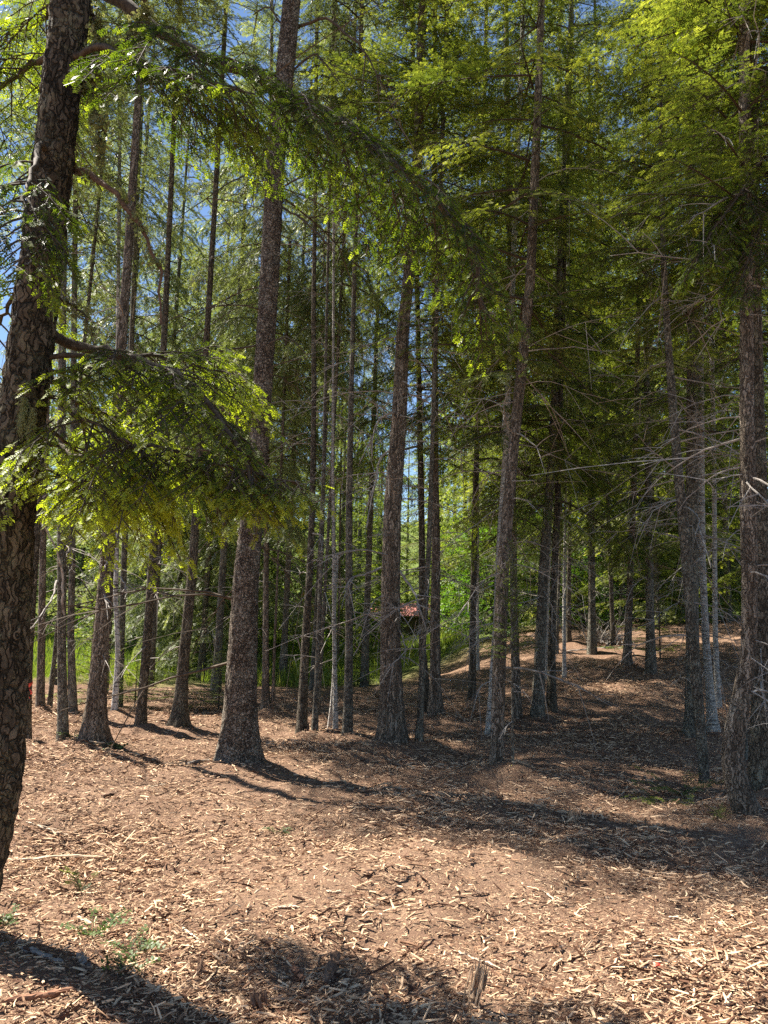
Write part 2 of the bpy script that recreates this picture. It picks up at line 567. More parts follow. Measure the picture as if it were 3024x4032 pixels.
def branch_template(Lg, rng, kind):
    u = np.linspace(0, 1, 9)
    droop = {'hemlock': .20, 'cedar': .42, 'sparse': .48, 'fir': .18, 'young': .12}[kind] * rng.uniform(.7, 1.4)
    rise = {'hemlock': .12, 'cedar': .10, 'sparse': .05, 'fir': .05, 'young': .22}[kind]
    bend = rng.normal() * .12
    ax = np.stack([u * Lg, bend * Lg * u * u, Lg * (rise * u - droop * u ** 2.1)], -1)
    out = Sprigs()
    if kind == 'hemlock':
        lv = [dict(gap=.062, len=.52 * Lg ** .6, ang=.95, hang=.22)]
        grow(ax, lv, 0, out, rng, .078, .040, .45, .2, start=.12)
    elif kind == 'cedar':
        lv = [dict(gap=.075, len=.55 * Lg ** .6, ang=.8, hang=.75)]
        grow(ax, lv, 0, out, rng, .105, .050, .48, .5, start=.1, tipb=.15)
    elif kind == 'sparse':
        lv = [dict(gap=.12, len=.42 * Lg ** .6, ang=.85, hang=.7)]
        grow(ax, lv, 0, out, rng, .095, .06, .45, .5, start=.3)
    elif kind == 'fir':
        lv = [dict(gap=.15, len=.5 * Lg ** .6, ang=.9, hang=.2)]
        grow(ax, lv, 0, out, rng, .19, .12, .45, .2, start=.08)
    else:
        lv = [dict(gap=.06, len=.40 * Lg ** .7, ang=.9, hang=.12)]
        grow(ax, lv, 0, out, rng, .08, .045, .5, .1, start=.05)
    templ = SPRIG_FAR if kind == 'fir' else SPRIG_MID
    V, F, T = sprig_geo(out.P, out.D, out.N, out.S, out.T, templ)
    return dict(L=Lg, V=V, T=T, ax=ax, wood=out.wood)

_trng = np.random.default_rng(11)
TEMPL = {k: [branch_template(Lg, _trng, k) for Lg in (.5, .9, .9, 1.4, 1.4, 2.0, 2.0, 2.6)] for k in ('hemlock', 'cedar', 'sparse', 'fir', 'young')}

def rotz(a):
    c, s = math.cos(a), math.sin(a)
    return np.array([[c, -s, 0], [s, c, 0], [0, 0, 1]])

def roty(a):
    c, s = math.cos(a), math.sin(a)
    return np.array([[c, 0, s], [0, 1, 0], [-s, 0, c]])

def crown_arrays(kind, H, R, nb, seed, wood_mat=True):
    rng = np.random.default_rng(seed)
    Vs, Ts, g = [], [], Geo()
    for i in range(nb):
        fz = ((i + rng.uniform(0, 1)) / nb) ** {'young': .9, 'fir': .85}.get(kind, .95)
        z = H * fz * .985
        if kind == 'hemlock':
            wh = .55
            z = (math.floor(z / wh) + .5) * wh + rng.normal() * .09
            z = min(max(z, 0), H * .985)
        shape = {'hemlock': (1 - fz) ** .7 * min(1, .62 + fz * 2), 'cedar': (1 - fz) ** .75 * min(1, .7 + fz * 2), 'sparse': (1 - fz) ** .6 * min(1, .5 + fz * 2),
                 'fir': (1 - fz) ** .9 * min(1, .7 + fz * 3), 'young': (1 - fz) ** .9}[kind]
        Lb = (R * shape + .18) * (rng.uniform(.45, 1.4) if kind in ('cedar', 'hemlock') else rng.uniform(.55, 1.2))
        if kind == 'sparse' and rng.random() < .2:
            Lb *= .5
        az = i * 2.39996 + rng.normal() * .35
        cands = sorted(TEMPL[kind], key=lambda t: abs(t['L'] - Lb))[:3]
        t = cands[rng.integers(0, 3)]
        sc = Lb / t['L']
        pitch = {'hemlock': -.22, 'cedar': -.25, 'sparse': -.30, 'fir': -.20, 'young': .02}[kind] + .75 * fz ** 2 + rng.normal() * .10
        M = rotz(az) @ roty(-pitch) * sc
        base = np.array([0, 0, z])
        Vs.append(t['V'] @ M.T + base)
        Ts.append(np.clip(t['T'] + rng.normal() * .12, 0, 1))
        if wood_mat:
            A = t['ax'] @ M.T + base
            r0 = .006 + .008 * Lb
            V, F = tube(A[::2], np.linspace(r0, .003, len(A[::2])), 4)
            g.add(V, F, 1, .5)
            if kind != 'fir':
                for ch, rr in t['wood'][::2]:
                    V, F = tube((ch @ M.T + base)[::2], [.004, .003, .0015], 3)
                    g.add(V, F, 1, .5)
    V = np.concatenate(Vs)
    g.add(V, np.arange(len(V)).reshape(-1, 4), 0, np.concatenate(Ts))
    return g

NEED = {'hemlock': M_HEM, 'cedar': M_CED, 'sparse': M_CED, 'fir': M_FIR, 'young': M_FIR}
CROWNS = {}
for kind, H, R, nb, seeds in (('hemlock', 12, 2.0, 80, (1, 2, 3, 4)), ('cedar', 12, 1.9, 80, (5, 6, 7)), ('sparse', 12, 1.7, 74, (8, 9, 10)),
                              ('fir', 12, 2.0, 85, (12, 13, 14)), ('young', 4, 1.25, 60, (15, 16))):
    CROWNS[kind] = [(crown_arrays(kind, H, R, nb, s).mesh('crown', [NEED[kind], M_TWIG]), H, R) for s in seeds]

# ------------------------------------------------------------------ trees
def dead_twigs(g, axis_at, rad_at, z0, z1, n, rng, mat=1, long=.75):
    for _ in range(n):
        z = rng.uniform(z0, z1)
        p = axis_at(z)
        az = rng.uniform(0, 2 * math.pi)
        Lw = long * rng.uniform(.25, 1.3)
        d = np.array([math.cos(az), math.sin(az), rng.uniform(-.35, .35)])
        u = np.linspace(0, 1, 7)[:, None]
        side = np.array([-math.sin(az), math.cos(az), 0]) * rng.normal() * .35
        ch = p + d * (rad_at(z) * .8) + d * u * Lw + side * u * u * Lw - UP * rng.uniform(.05, .7) * Lw * u ** 2
        ch = ch + np.cumsum(rng.normal(size=ch.shape), 0) * .026 * Lw * u
        r0 = rng.uniform(.004, .010) * (.6 + .6 * Lw)
        V, F = tube(ch, np.linspace(r0, r0 * .3, 7), 4)
        g.add(V, F, mat, rng.uniform(0, 1))
        for _k in range(int(rng.integers(2, 7))):
            j = int(rng.integers(2, 6))
            dd = d + rng.normal(size=3) * .7 - UP * .3
            l2 = Lw * rng.uniform(.15, .45)
            c2 = ch[j] + dd * np.linspace(0, 1, 4)[:, None] * l2 - UP * .25 * l2 * np.linspace(0, 1, 4)[:, None] ** 2
            V, F = tube(c2, np.linspace(r0 * .6, r0 * .25, 4), 3)
            g.add(V, F, mat, rng.uniform(0, 1))

TREES = {}
def tree(key, name, label, bk, pts, H, crown=None, flare=.45, ndead=14, deadlong=.75, seed=0, detail=0, limbs=(), cat='tree', group=None, top_r=.03, depth=None, dead_mat=None):
    """pts: (px, py, trunk width px) from the foot upwards, in photo pixels; crown: (kind, start height, radius, variant)."""
    rng = np.random.default_rng(seed + 100)
    if depth is None:
        foot, t = on_ground(pts[0][0], pts[0][1])
    else:
        foot, t = at_y(pts[0][0], pts[0][1], depth)
        foot.z = float(ground_h(foot.x, foot.y))
    y0 = foot.y
    if H > 9:
        H = min(H, (3.6 if pts[0][0] < 1750 else 6) + .9 * y0)
    zz, xx, rr, yy = [], [], [], []
    for k, q in enumerate(pts):
        P, tt = at_y(q[0], q[1], y0)
        if k == 0:
            P = foot
        zz.append(P.z - foot.z); xx.append(P.x - foot.x); rr.append(q[2] * .5 / FPX * tt)
    lean_y = rng.normal() * .012
    # extend to the top
    k0 = max(0, len(zz) - 3)
    sl = (xx[-1] - xx[k0]) / max(.3, zz[-1] - zz[k0])
    if zz[-1] < H:
        zz.append(H); xx.append(xx[-1] + sl * .8 * (H - zz[-2])); rr.append(top_r)
    dz = .035 if detail else .12
    Z = np.concatenate([[-.25], np.arange(0, H, dz)])
    w = max(3, int(.45 / dz) | 1)
    def sm(vals):
        a = np.interp(Z, zz, vals)
        pad = np.concatenate([2 * a[0] - a[w // 2:0:-1], a, 2 * a[-1] - a[-2:-w // 2 - 1:-1]])
        return np.convolve(pad, np.ones(w) / w, 'same')[w // 2:w // 2 + len(a)]
    X, Rr = sm(xx), sm(rr)
    Rr = np.maximum(Rr, .012)
    wob = .02 * np.sin(Z * rng.uniform(.5, .9) + rng.uniform(0, 6)) if H > 4 else 0 * Z
    Y = lean_y * Z + wob
    n = 72 if detail else (14 if Rr[2] < .08 else 20)
    a = np.linspace(0, 2 * math.pi, n, endpoint=False)
    lob = sum(np.cos(k * a + rng.uniform(0, 6)) * w_ for k, w_ in ((3, .5), (4, .35), (5, .3), (7, .2)))
    low = np.exp(-np.clip(Z, 0, None) / .20)[:, None]
    RAD = Rr[:, None] * (1 + flare * low * (.75 + .55 * lob[None, :]) + .35 * flare * np.exp(-np.clip(Z, 0, None) / .7)[:, None])
    RAD = RAD * (1 + .035 * np.sin(a[None, :] * 2 + Z[:, None] * .8 + rng.uniform(0, 6)) + .02 * rng.normal(size=RAD.shape))
    if detail:
        amp = .012 if detail == 2 else .007
        cs = 1 / (.042 if detail == 2 else .035)
        for i in range(len(Z)):
            if Z[i] > 8:
                break
            for j in range(n):
                ca, sa = math.cos(a[j]), math.sin(a[j])
                v = Vector((ca * Rr[i] * cs + 3 * seed, sa * Rr[i] * cs, Z[i] * cs * (.33 if detail != 3 else .8)))
                v += mnoise.noise_vector(v * .7) * .45
                dd = mnoise.voronoi(v)[0]
                e = min(1.0, (dd[1] - dd[0]) * 2.2)
                RAD[i, j] += amp * (e - .6) + .35 * amp * mnoise.noise(v * 2.6)
    V = np.stack([X[:, None] + RAD * np.cos(a), Y[:, None] + RAD * np.sin(a), np.repeat(Z[:, None], n, 1)], -1)
    i, j = np.meshgrid(np.arange(len(Z) - 1), np.arange(n), indexing='ij')
    F = np.stack([i * n + j, i * n + (j + 1) % n, (i + 1) * n + (j + 1) % n, (i + 1) * n + j], -1).reshape(-1, 4)
    g = Geo()
    g.add(V, F, 0, .5)
    axis_at = lambda z: np.array([np.interp(z, Z, X), np.interp(z, Z, Y), z])
    rad_at = lambda z: float(np.interp(z, Z, Rr))
    zc = crown[1] if crown else H * .8
    if ndead:
        dead_twigs(g, axis_at, rad_at, min(1.0, zc * .4), max(zc + 2.5, 3.0), ndead, rng, 1, deadlong)
    root = thing(name, foot, label, cat, group)
    link('trunk', g.mesh('trunk', [bk, dead_mat or M_DEAD], smooth=(0,)), root)
    if crown:
        kind, zs, R, var = crown
        me, H0, R0 = CROWNS[kind][var % len(CROWNS[kind])]
        o = link('crown', me, root)
        b, tp = axis_at(zs), axis_at(H * .98)
        o.location = b
        o.scale = (R / R0, R / R0, (H - zs) / H0)
        dirv = Vector(tp - b).normalized()
        q = Vector((0, 0, 1)).rotation_difference(dirv)
        o.rotation_mode = 'QUATERNION'
        from mathutils import Quaternion
        o.rotation_quaternion = q @ Quaternion((0, 0, 1), rng.uniform(0, 6.28))
    for lb in limbs:
        pix, r0, dy = lb[0], lb[1], lb[2]
        lp = []
        for k, (px, py) in enumerate(pix):
            P, _ = at_y(px, py, y0 + dy * k / max(1, len(pix) - 1) - rad_at(1) * .3)
            lp.append(np.array(P - foot))
        S = smooth_line(lp, 16)
        gg = Geo()
        V, F = tube(S + rng.normal(size=S.shape) * .006, np.linspace(r0, r0 * .35, 16), 7, rng, .1)
        gg.add(V, F, 0, .5)
        for _k in range(lb[3] if len(lb) > 3 else 5):
            jn = int(rng.integers(5, 15))
            l2 = rng.uniform(.1, .35)
            dd = (S[min(15, jn + 1)] - S[jn - 1])
            dd = dd / np.linalg.norm(dd) + rng.normal(size=3) * .6
            c2 = S[jn] + dd * np.linspace(0, 1, 4)[:, None] * l2 - UP * .2 * l2 * np.linspace(0, 1, 4)[:, None] ** 2
            V, F = tube(c2, np.linspace(r0 * .45, r0 * .15, 4), 4)
            gg.add(V, F, 0, .5)
        link('dead_branch', gg.mesh('dead_branch', [lb[4] if len(lb) > 4 else M_DEAD], smooth=(0,)), root)
    MOUNDS.append((foot.x + .05, foot.y - .05, .075 + .02 * math.sin(seed * 2.7), max(.22, rr[0] * 2.6)))
    TREES[key] = dict(root=root, foot=foot, axis=axis_at, rad=rad_at, Z=Z)
    return root

exec_trees = True
# ---- the trunks of the photograph, left to right
tree('near', 'fir_tree', 'thick dark near fir with furrowed bark, moss and sweeping low boughs', B_NEAR,
     [(-205, 3740, 225), (0, 3080, 190), (50, 2000, 186), (130, 1362, 168), (222, 600, 146), (288, 0, 138)], 16, ('hemlock', 7.4, 1.7, 0), flare=.5, ndead=0, seed=1, detail=2)
tree('ribbon', 'conifer_tree', 'slim brown trunk with red flagging ribbon tied round it', B_FIR,
     [(105, 2916, 36), (112, 2600, 32), (135, 2170, 30)], 17, ('sparse', 7.5, 1.5, 0), seed=2)
tree('tan', 'conifer_tree', 'slender smooth tan trunk just beyond the trunk with the red ribbon', B_CEDAR,
     [(155, 2820, 30), (160, 2500, 28), (163, 2205, 25)], 16, ('sparse', 8, 1.4, 1), seed=3)
tree('lean', 'conifer_tree', 'thin leaning pole of a tree among the far trunks beside the ribbon tree', B_GREY,
     [(190, 2814, 18), (217, 2530, 15), (240, 2300, 12)], 11, ('sparse', 6.5, 1.1, 2), seed=4, ndead=6)
tree('bent', 'conifer_tree', 'scaly dark trunk with a long bent dead branch arching off its upper side', B_GREY,
     [(247, 2958, 40), (241, 2600, 34), (241, 2200, 33)], 16, ('sparse', 8, 1.5, 1), seed=5,
     limbs=[([(250, 2420), (245, 2250), (225, 2170), (180, 2080), (157, 2050)], .016, -.5, 4), ([(222, 2290), (210, 2350), (150, 2440), (108, 2490)], .014, -.8, 3)])
tree('darkslim', 'conifer_tree', 'straight dark slim trunk between the bent-branch tree and the broad cedar', B_GREY,
     [(285, 2832, 30), (275, 2500, 26), (280, 2187, 25)], 17, ('sparse', 7, 1.5, 2), seed=6)
tree('cedar', 'cedar_tree', 'broad reddish cedar trunk with fibrous bark, flared foot and pale broken stubs', B_CEDAR,
     [(366, 2960, 84), (372, 2850, 70), (393, 2603, 58), (425, 2180, 52), (458, 1640, 42), (493, 1100, 36)], 20, ('cedar', 9.6, 1.3, 0), flare=.75, seed=7, detail=1,
     limbs=[([(404, 2330), (418, 2360), (436, 2400)], .018, -.2, 2), ([(440, 2235), (470, 2270), (492, 2300), (495, 2345)], .012, -.3, 4), ([(425, 2180), (418, 2220), (410, 2250)], .015, -.15, 1)])
tree('birch', 'birch_tree', 'white birch trunk with dark bands close behind the broad reddish cedar', B_BIRCH,
     [(449, 2820, 24), (455, 2700, 22), (461, 2573, 20), (448, 2330, 18), (452, 2200, 16)], 13, ('sparse', 8.5, 1.2, 0), seed=8, ndead=5, flare=.3)
tree('behindbirch', 'conifer_tree', 'dark trunk standing directly behind the white birch', B_GREY,
     [(470, 2783, 27), (482, 2420, 25), (490, 2040, 23)], 18, ('sparse', 8.6, 1.3, 1), seed=9)
tree('leaner', 'conifer_tree', 'tall dark trunk leaning gently, next beyond the dark trunk behind the white birch', B_FIR,
     [(555, 2868, 42), (560, 2780, 36), (579, 2542, 34), (603, 2180, 32), (618, 1904, 30), (640, 1400, 26), (655, 1100, 23)], 19, ('sparse', 9.4, 1.2, 2), seed=10, ndead=18)
tree('darkflare', 'conifer_tree', 'dark trunk with spreading root flare just before the big scaly fir', B_FIR,
     [(702, 2868, 56), (710, 2780, 44), (729, 2542, 39), (760, 2241, 35), (775, 2000, 30), (796, 1663, 27), (829, 1100, 22)], 20, ('sparse', 9.6, 1.2, 0), seed=11, flare=.8, ndead=20)
tree('scaly', 'fir_tree', 'big fir with brown flaky bark and dead upper branches, stoutest trunk after the near one', B_SCALE,
     [(940, 3022, 160), (945, 2880, 130), (949, 2734, 117), (970, 2279, 100), (1023, 1732, 78), (1066, 1094, 74), (1092, 638, 69), (1135, 250, 68), (1158, 0, 66)], 22, ('sparse', 10.5, 1.7, 1), flare=.32, seed=12, detail=3, ndead=70, deadlong=1.5, dead_mat=M_TWIG,
     limbs=[([(960, 1520), (900, 1480), (820, 1500)], .013, -.2, 5), ([(1075, 800), (1180, 850), (1330, 1000)], .015, -.3, 7, M_TWIG), ([(1110, 560), (1000, 520), (900, 600)], .014, .3, 7, M_TWIG),
            ([(1150, 120), (1280, 60), (1420, 180), (1500, 320)], .02, -.6, 9, M_TWIG), ([(1150, 160), (1060, 20), (1000, 60)], .018, .3, 8, M_TWIG), ([(1130, 300), (1240, 200), (1340, 330)], .014, -.3, 8, M_TWIG)])
tree('palethin', 'conifer_tree', 'thin pale brown trunk just past the big scaly fir', B_CEDAR,
     [(1045, 2820, 30), (1045, 2600, 24), (1045, 2392, 22)], 13, ('cedar', 5.5, 1.3, 1), seed=13, flare=.5)
tree('palesap', 'sapling', 'reddish sapling stem leaning beside the thin pale brown trunk', B_CEDAR,
     [(1072, 2820, 13), (1081, 2555, 11), (1092, 2300, 9)], 8, ('cedar', 3.0, .9, 2), seed=14, ndead=6)
tree('clump1', 'conifer_tree', 'thickest dark trunk of the tight clump of slim trunks, bent stub at its foot', B_FIR,
     [(1187, 2892, 36), (1202, 2542, 32), (1220, 2241, 28), (1229, 2000, 24), (1235, 1542, 20), (1232, 1241, 18), (1238, 800, 15)], 19, ('sparse', 8.6, 1.2, 0), seed=15, ndead=26, deadlong=.9)
tree('clump2', 'conifer_tree', 'slim dark trunk with pale hooked twigs in the tight clump beside the thickest one', B_GREY,
     [(1238, 2898, 24), (1253, 2542, 19), (1265, 2181, 18), (1274, 1904, 16), (1283, 1482, 12), (1289, 1181, 10)], 15, ('sparse', 8.4, 1.0, 1), seed=16, ndead=22, deadlong=.45)
tree('clump3', 'conifer_tree', 'dim slim trunk standing behind the thickest trunk of the tight clump', B_GREY,
     [(1226, 2729, 17), (1244, 2422, 15), (1262, 2100, 13)], 17, ('sparse', 6.5, 1.5, 2), seed=17, ndead=10)
tree('clump4', 'conifer_tree', 'greyish thin trunk at the back of the tight clump, on the sunny side', B_GREY,
     [(1250, 2844, 15), (1275, 2400, 14), (1292, 2120, 12)], 14, ('cedar', 6, 1.2, 0), seed=18, ndead=10)
tree('twin1', 'conifer_tree', 'slim mottled trunk with a pale twin stem slanting from its foot', B_SILVER,
     [(1322, 2898, 18), (1316, 2422, 15), (1313, 2000, 14), (1310, 1904, 13), (1313, 1422, 10)], 14, ('sparse', 7.5, 1.2, 2), seed=19, ndead=18, deadlong=.5)
tree('twin2', 'sapling', 'short pale stem slanting against the foot of the slim mottled trunk', B_SILVER,
     [(1292, 2884, 13), (1306, 2780, 12), (1314, 2640, 10), (1316, 2500, 7)], 2.6, None, seed=20, ndead=0, deadlong=.3)
tree('farthin', 'conifer_tree', 'very thin far stem behind the slim mottled trunk', B_CEDAR,
     [(1330, 2640, 10), (1336, 2300, 9), (1340, 2000, 8)], 14, ('cedar', 7, 1.4, 1), seed=21, ndead=6)
tree('pole', 'conifer_tree', 'straight grey pole trunk between the slim mottled one and the ridged centre cedar', B_GREY,
     [(1368, 2916, 34), (1375, 2542, 29), (1375, 2000, 26), (1386, 1482, 20), (1395, 1181, 18), (1401, 950, 16)], 19, ('sparse', 8.8, 1.3, 1), seed=22, ndead=18)
tree('ridged', 'cedar_tree', 'stout centre cedar with vertical ridged bark and pale dead limbs on both sides', B_CEDAR,
     [(1541, 2955, 104), (1543, 2860, 90), (1542, 2784, 84), (1537, 2542, 77), (1538, 2301, 74), (1545, 2000, 70), (1571, 1663, 62), (1586, 1300, 48), (1604, 1150, 44), (1645, 600, 36), (1660, 100, 32)], 22, ('hemlock', 6.6, 1.5, 1),
     flare=.45, seed=23, detail=1, ndead=44, deadlong=1.1,
     limbs=[([(1500, 2236), (1440, 2262), (1385, 2275), (1350, 2335)], .016, -.5, 6), ([(1575, 2252), (1615, 2305), (1640, 2350), (1645, 2420)], .018, -.5, 6), ([(1575, 2480), (1600, 2560), (1560, 2600), (1523, 2637)], .011, -.5, 7),
            ([(1570, 1640), (1540, 1625), (1490, 1650), (1450, 1760)], .02, -.3, 8), ([(1560, 1750), (1500, 1800), (1470, 1930), (1440, 2080)], .016, -.3, 8)])
tree('greylean', 'conifer_tree', 'grey thin trunk leaning close beside the stout centre cedar', B_GREY,
     [(1648, 2958, 27), (1663, 2603, 23), (1681, 2301, 21), (1690, 2120, 19), (1700, 1800, 16)], 13, ('hemlock', 5, 1.3, 2), seed=24, ndead=26, deadlong=.9)
tree('twinback1', 'cedar_tree', 'shaded trunk half hidden behind the grey leaning one', B_FIR,
     [(1680, 2814, 44), (1662, 2542, 28), (1660, 2120, 24)], 19, ('hemlock', 4.2, 1.6, 3), seed=25, ndead=24)
tree('twinback2', 'cedar_tree', 'brown cedar trunk with spread foot beside the half hidden shaded trunk', B_CEDAR,
     [(1714, 2832, 52), (1714, 2650, 40), (1714, 2482, 38), (1717, 2181, 33), (1712, 1800, 28)], 20, ('hemlock', 4.6, 1.7, 0), seed=26, flare=.5, ndead=30, deadlong=1.0)
tree('post', 'conifer_tree', 'plain dark straight trunk standing alone before the sunny bank', B_FIR,
     [(1859, 2753, 30), (1862, 2422, 25), (1868, 2000, 22), (1880, 1600, 19)], 20, ('hemlock', 4.2, 1.6, 2), seed=27, ndead=22)
tree('postback', 'conifer_tree', 'thin grey trunk just behind the plain dark trunk on the bank', B_SILVER,
     [(1883, 2650, 12), (1880, 2400, 11), (1882, 2100, 10)], 15, ('hemlock', 6, 1.4, 3), seed=28, ndead=10)
tree('pair1', 'fir_tree', 'brown trunk standing foremost with a thin sapling at its foot', B_CEDAR,
     [(1950, 3055, 50), (1957, 2904, 51), (1966, 2600, 52), (1980, 2250, 50), (2010, 1900, 46), (2035, 1640, 44), (2055, 1458, 43), (2090, 1094, 38), (2105, 729, 34), (2123, 270, 28)], 18, ('hemlock', 4.2, 1.5, 0), flare=.12, seed=29, ndead=30, deadlong=.9)
tree('pair2', 'fir_tree', 'pale scaly trunk close behind the foremost brown trunk', B_SILVER,
     [(1931, 2898, 34), (1945, 2650, 32), (1958, 2422, 30), (1970, 2120, 28), (1990, 1800, 25)], 19, ('hemlock', 4.0, 1.6, 1), seed=30, ndead=34, deadlong=1.0,
     limbs=[([(1940, 2455), (1900, 2460), (1860, 2490)], .010, -.3, 4), ([(1940, 2680), (1890, 2700), (1862, 2800)], .010, -.4, 7)])
tree('pairsap', 'sapling', 'thin grey sapling stem with few leafy twigs at the foot of the foremost brown trunk', B_GREY,
     [(2020, 3080, 8), (2018, 2800, 7), (2016, 2520, 5)], 2.4, ('young', 1.15, .28, 0), seed=31, ndead=5, deadlong=.25, top_r=.006)
tree('right1', 'conifer_tree', 'brown trunk beside the foremost pair, half covered by low boughs', B_CEDAR,
     [(2036, 2826, 36), (2030, 2600, 31), (2024, 2400, 29), (2022, 2100, 26)], 18, ('hemlock', 3.0, 1.6, 2), seed=32, ndead=26)
tree('right2', 'conifer_tree', 'rough scaly trunk, wider of the close pair at the mouth of the shaded path', B_GREY,
     [(2117, 2826, 48), (2126, 2542, 41), (2138, 2241, 38), (2154, 2000, 34), (2169, 1800, 29), (2180, 1500, 25)], 20, ('hemlock', 3.2, 1.7, 3), seed=33, ndead=36, deadlong=.9)
tree('right3', 'conifer_tree', 'smoother dark trunk, narrower of the close pair at the mouth of the shaded path', B_FIR,
     [(2172, 2808, 36), (2172, 2542, 30), (2184, 2241, 28), (2196, 2000, 26), (2205, 1723, 23)], 20, ('hemlock', 3.4, 1.6, 0), seed=34, ndead=30)
tree('right4', 'conifer_tree', 'pale sunlit trunk showing between the close pair of trunks', B_SILVER,
     [(2150, 2690, 19), (2152, 2422, 17), (2165, 2150, 15)], 17, ('hemlock', 3, 1.4, 1), seed=35, ndead=18)
tree('right5', 'conifer_tree', 'thin sunlit stem standing alone on the slope past the close pair', B_SILVER,
     [(2223, 2693, 14), (2222, 2422, 12), (2223, 2241, 11), (2228, 1950, 10)], 12, ('hemlock', 4, 1.2, 2), seed=36, ndead=20, deadlong=.5)
tree('right6', 'conifer_tree', 'thin trunk behind the stem that stands alone on the slope', B_GREY,
     [(2192, 2580, 13), (2196, 2400, 12), (2204, 2150, 11)], 15, ('hemlock', 4, 1.4, 3), seed=37, ndead=14)
tree('right7', 'conifer_tree', 'dark trunk at the crest of the slope behind the thin sunlit stem', B_FIR,
     [(2238, 2540, 20), (2238, 2300, 17), (2240, 2060, 16)], 17, ('hemlock', 4, 1.7, 0), seed=38, ndead=14)
tree('crest1', 'conifer_tree', 'dark thin trunk on the crest beside the heap of dead branches', B_FIR,
     [(2416, 2536, 17), (2401, 2181, 15), (2392, 2000, 14), (2385, 1700, 12)], 18, ('hemlock', 3.5, 1.7, 1), seed=39, ndead=20)
tree('crest2', 'conifer_tree', 'shaded trunk on the crest just behind the heap of dead branches', B_GREY,
     [(2389, 2470, 15), (2385, 2250, 14), (2383, 2000, 13)], 16, ('hemlock', 3, 1.6, 2), seed=40, ndead=14)
tree('crest3', 'conifer_tree', 'faint far trunk on the crest among sunny leaves', B_GREY,
     [(2316, 2466, 14), (2316, 2250, 13), (2320, 2000, 12)], 16, ('hemlock', 5, 1.6, 3), seed=41, ndead=10)
tree('hillside', 'conifer_tree', 'dappled brown trunk with a hooked dead limb at its foot, alone on the shaded slope', B_CEDAR,
     [(2467, 2633, 34), (2470, 2550, 27), (2479, 2301, 25), (2491, 2000, 23), (2503, 1663, 20)], 18, ('hemlock', 2.3, 1.7, 3), seed=42, ndead=24, flare=.5,
     limbs=[([(2480, 2560), (2500, 2580), (2505, 2600), (2480, 2618)], .012, -.3, 2)])
tree('longlean', 'conifer_tree', 'long slender trunk leaning across the others, foot on the near edge of the shaded slope', B_GREY,
     [(2777, 3088, 38), (2753, 2844, 38), (2723, 2542, 40), (2699, 2241, 39), (2678, 2000, 38), (2666, 1904, 36), (2642, 1603, 32), (2621, 1300, 26), (2606, 1060, 23), (2594, 700, 18), (2588, 400, 15)], 13, ('hemlock', 5.6, 1.2, 1), seed=43, ndead=40, deadlong=.8, flare=.15)
tree('behindlean', 'fir_tree', 'wide shaded trunk standing behind the long leaning one', B_GREY,
     [(2732, 2928, 62), (2729, 2700, 52), (2726, 2422, 48), (2722, 2000, 45), (2720, 1482, 40)], 20, ('hemlock', 4.0, 1.8, 2), seed=44, ndead=44, deadlong=1.0, flare=.5)
tree('silver', 'conifer_tree', 'brightly sunlit whitish trunk with dark bands beside the wide shaded trunk', B_SILVER,
     [(2808, 2910, 46), (2795, 2750, 32), (2777, 2542, 29), (2762, 2241, 27), (2757, 1950, 25), (2753, 1542, 22), (2750, 1300, 20)], 19, ('hemlock', 5.6, 1.4, 0), seed=45, ndead=46, deadlong=.9, flare=.4)
tree('silver2', 'conifer_tree', 'thinner patchily sunlit trunk behind the bright whitish one', B_SILVER,
     [(2830, 2780, 22), (2815, 2500, 20), (2810, 2200, 19), (2808, 1900, 17)], 18, ('hemlock', 4.5, 1.7, 3), seed=46, ndead=40, deadlong=.9)
tree('crook', 'fir_tree', 'trunk with crooked sickle-shaped foot curving up to a straight stem', B_CEDAR,
     [(2975, 3250, 120), (2925, 3160, 92), (2880, 3060, 84), (2876, 2960, 82), (2889, 2844, 80), (2916, 2723, 70), (2940, 2560, 58), (2940, 2300, 60), (2934, 2000, 62), (2928, 1542, 52), (2926, 1120, 44), (2912, 500, 40), (2902, 100, 36)], 15,
     ('hemlock', 5.2, 1.7, 1), flare=.25, seed=47, detail=1, ndead=40, deadlong=.95)
tree('edge', 'fir_tree', 'straight furrowed trunk just behind the crooked-footed one at the photo edge', B_FIR,
     [(2995, 3160, 84), (2985, 3025, 68), (2996, 2542, 62), (2993, 2000, 58), (2988, 1603, 50), (2968, 482, 42), (2955, 120, 38)], 16, ('hemlock', 5.0, 1.8, 3), flare=.3, seed=48, ndead=36, deadlong=.9)
tree('between', 'conifer_tree', 'thin shaded trunk squeezed between the crooked-footed tree and its straight neighbour', B_GREY,
     [(2931, 2990, 25), (2930, 2700, 23), (2950, 2300, 20)], 15, ('hemlock', 4.5, 1.5, 0), seed=49, ndead=26)

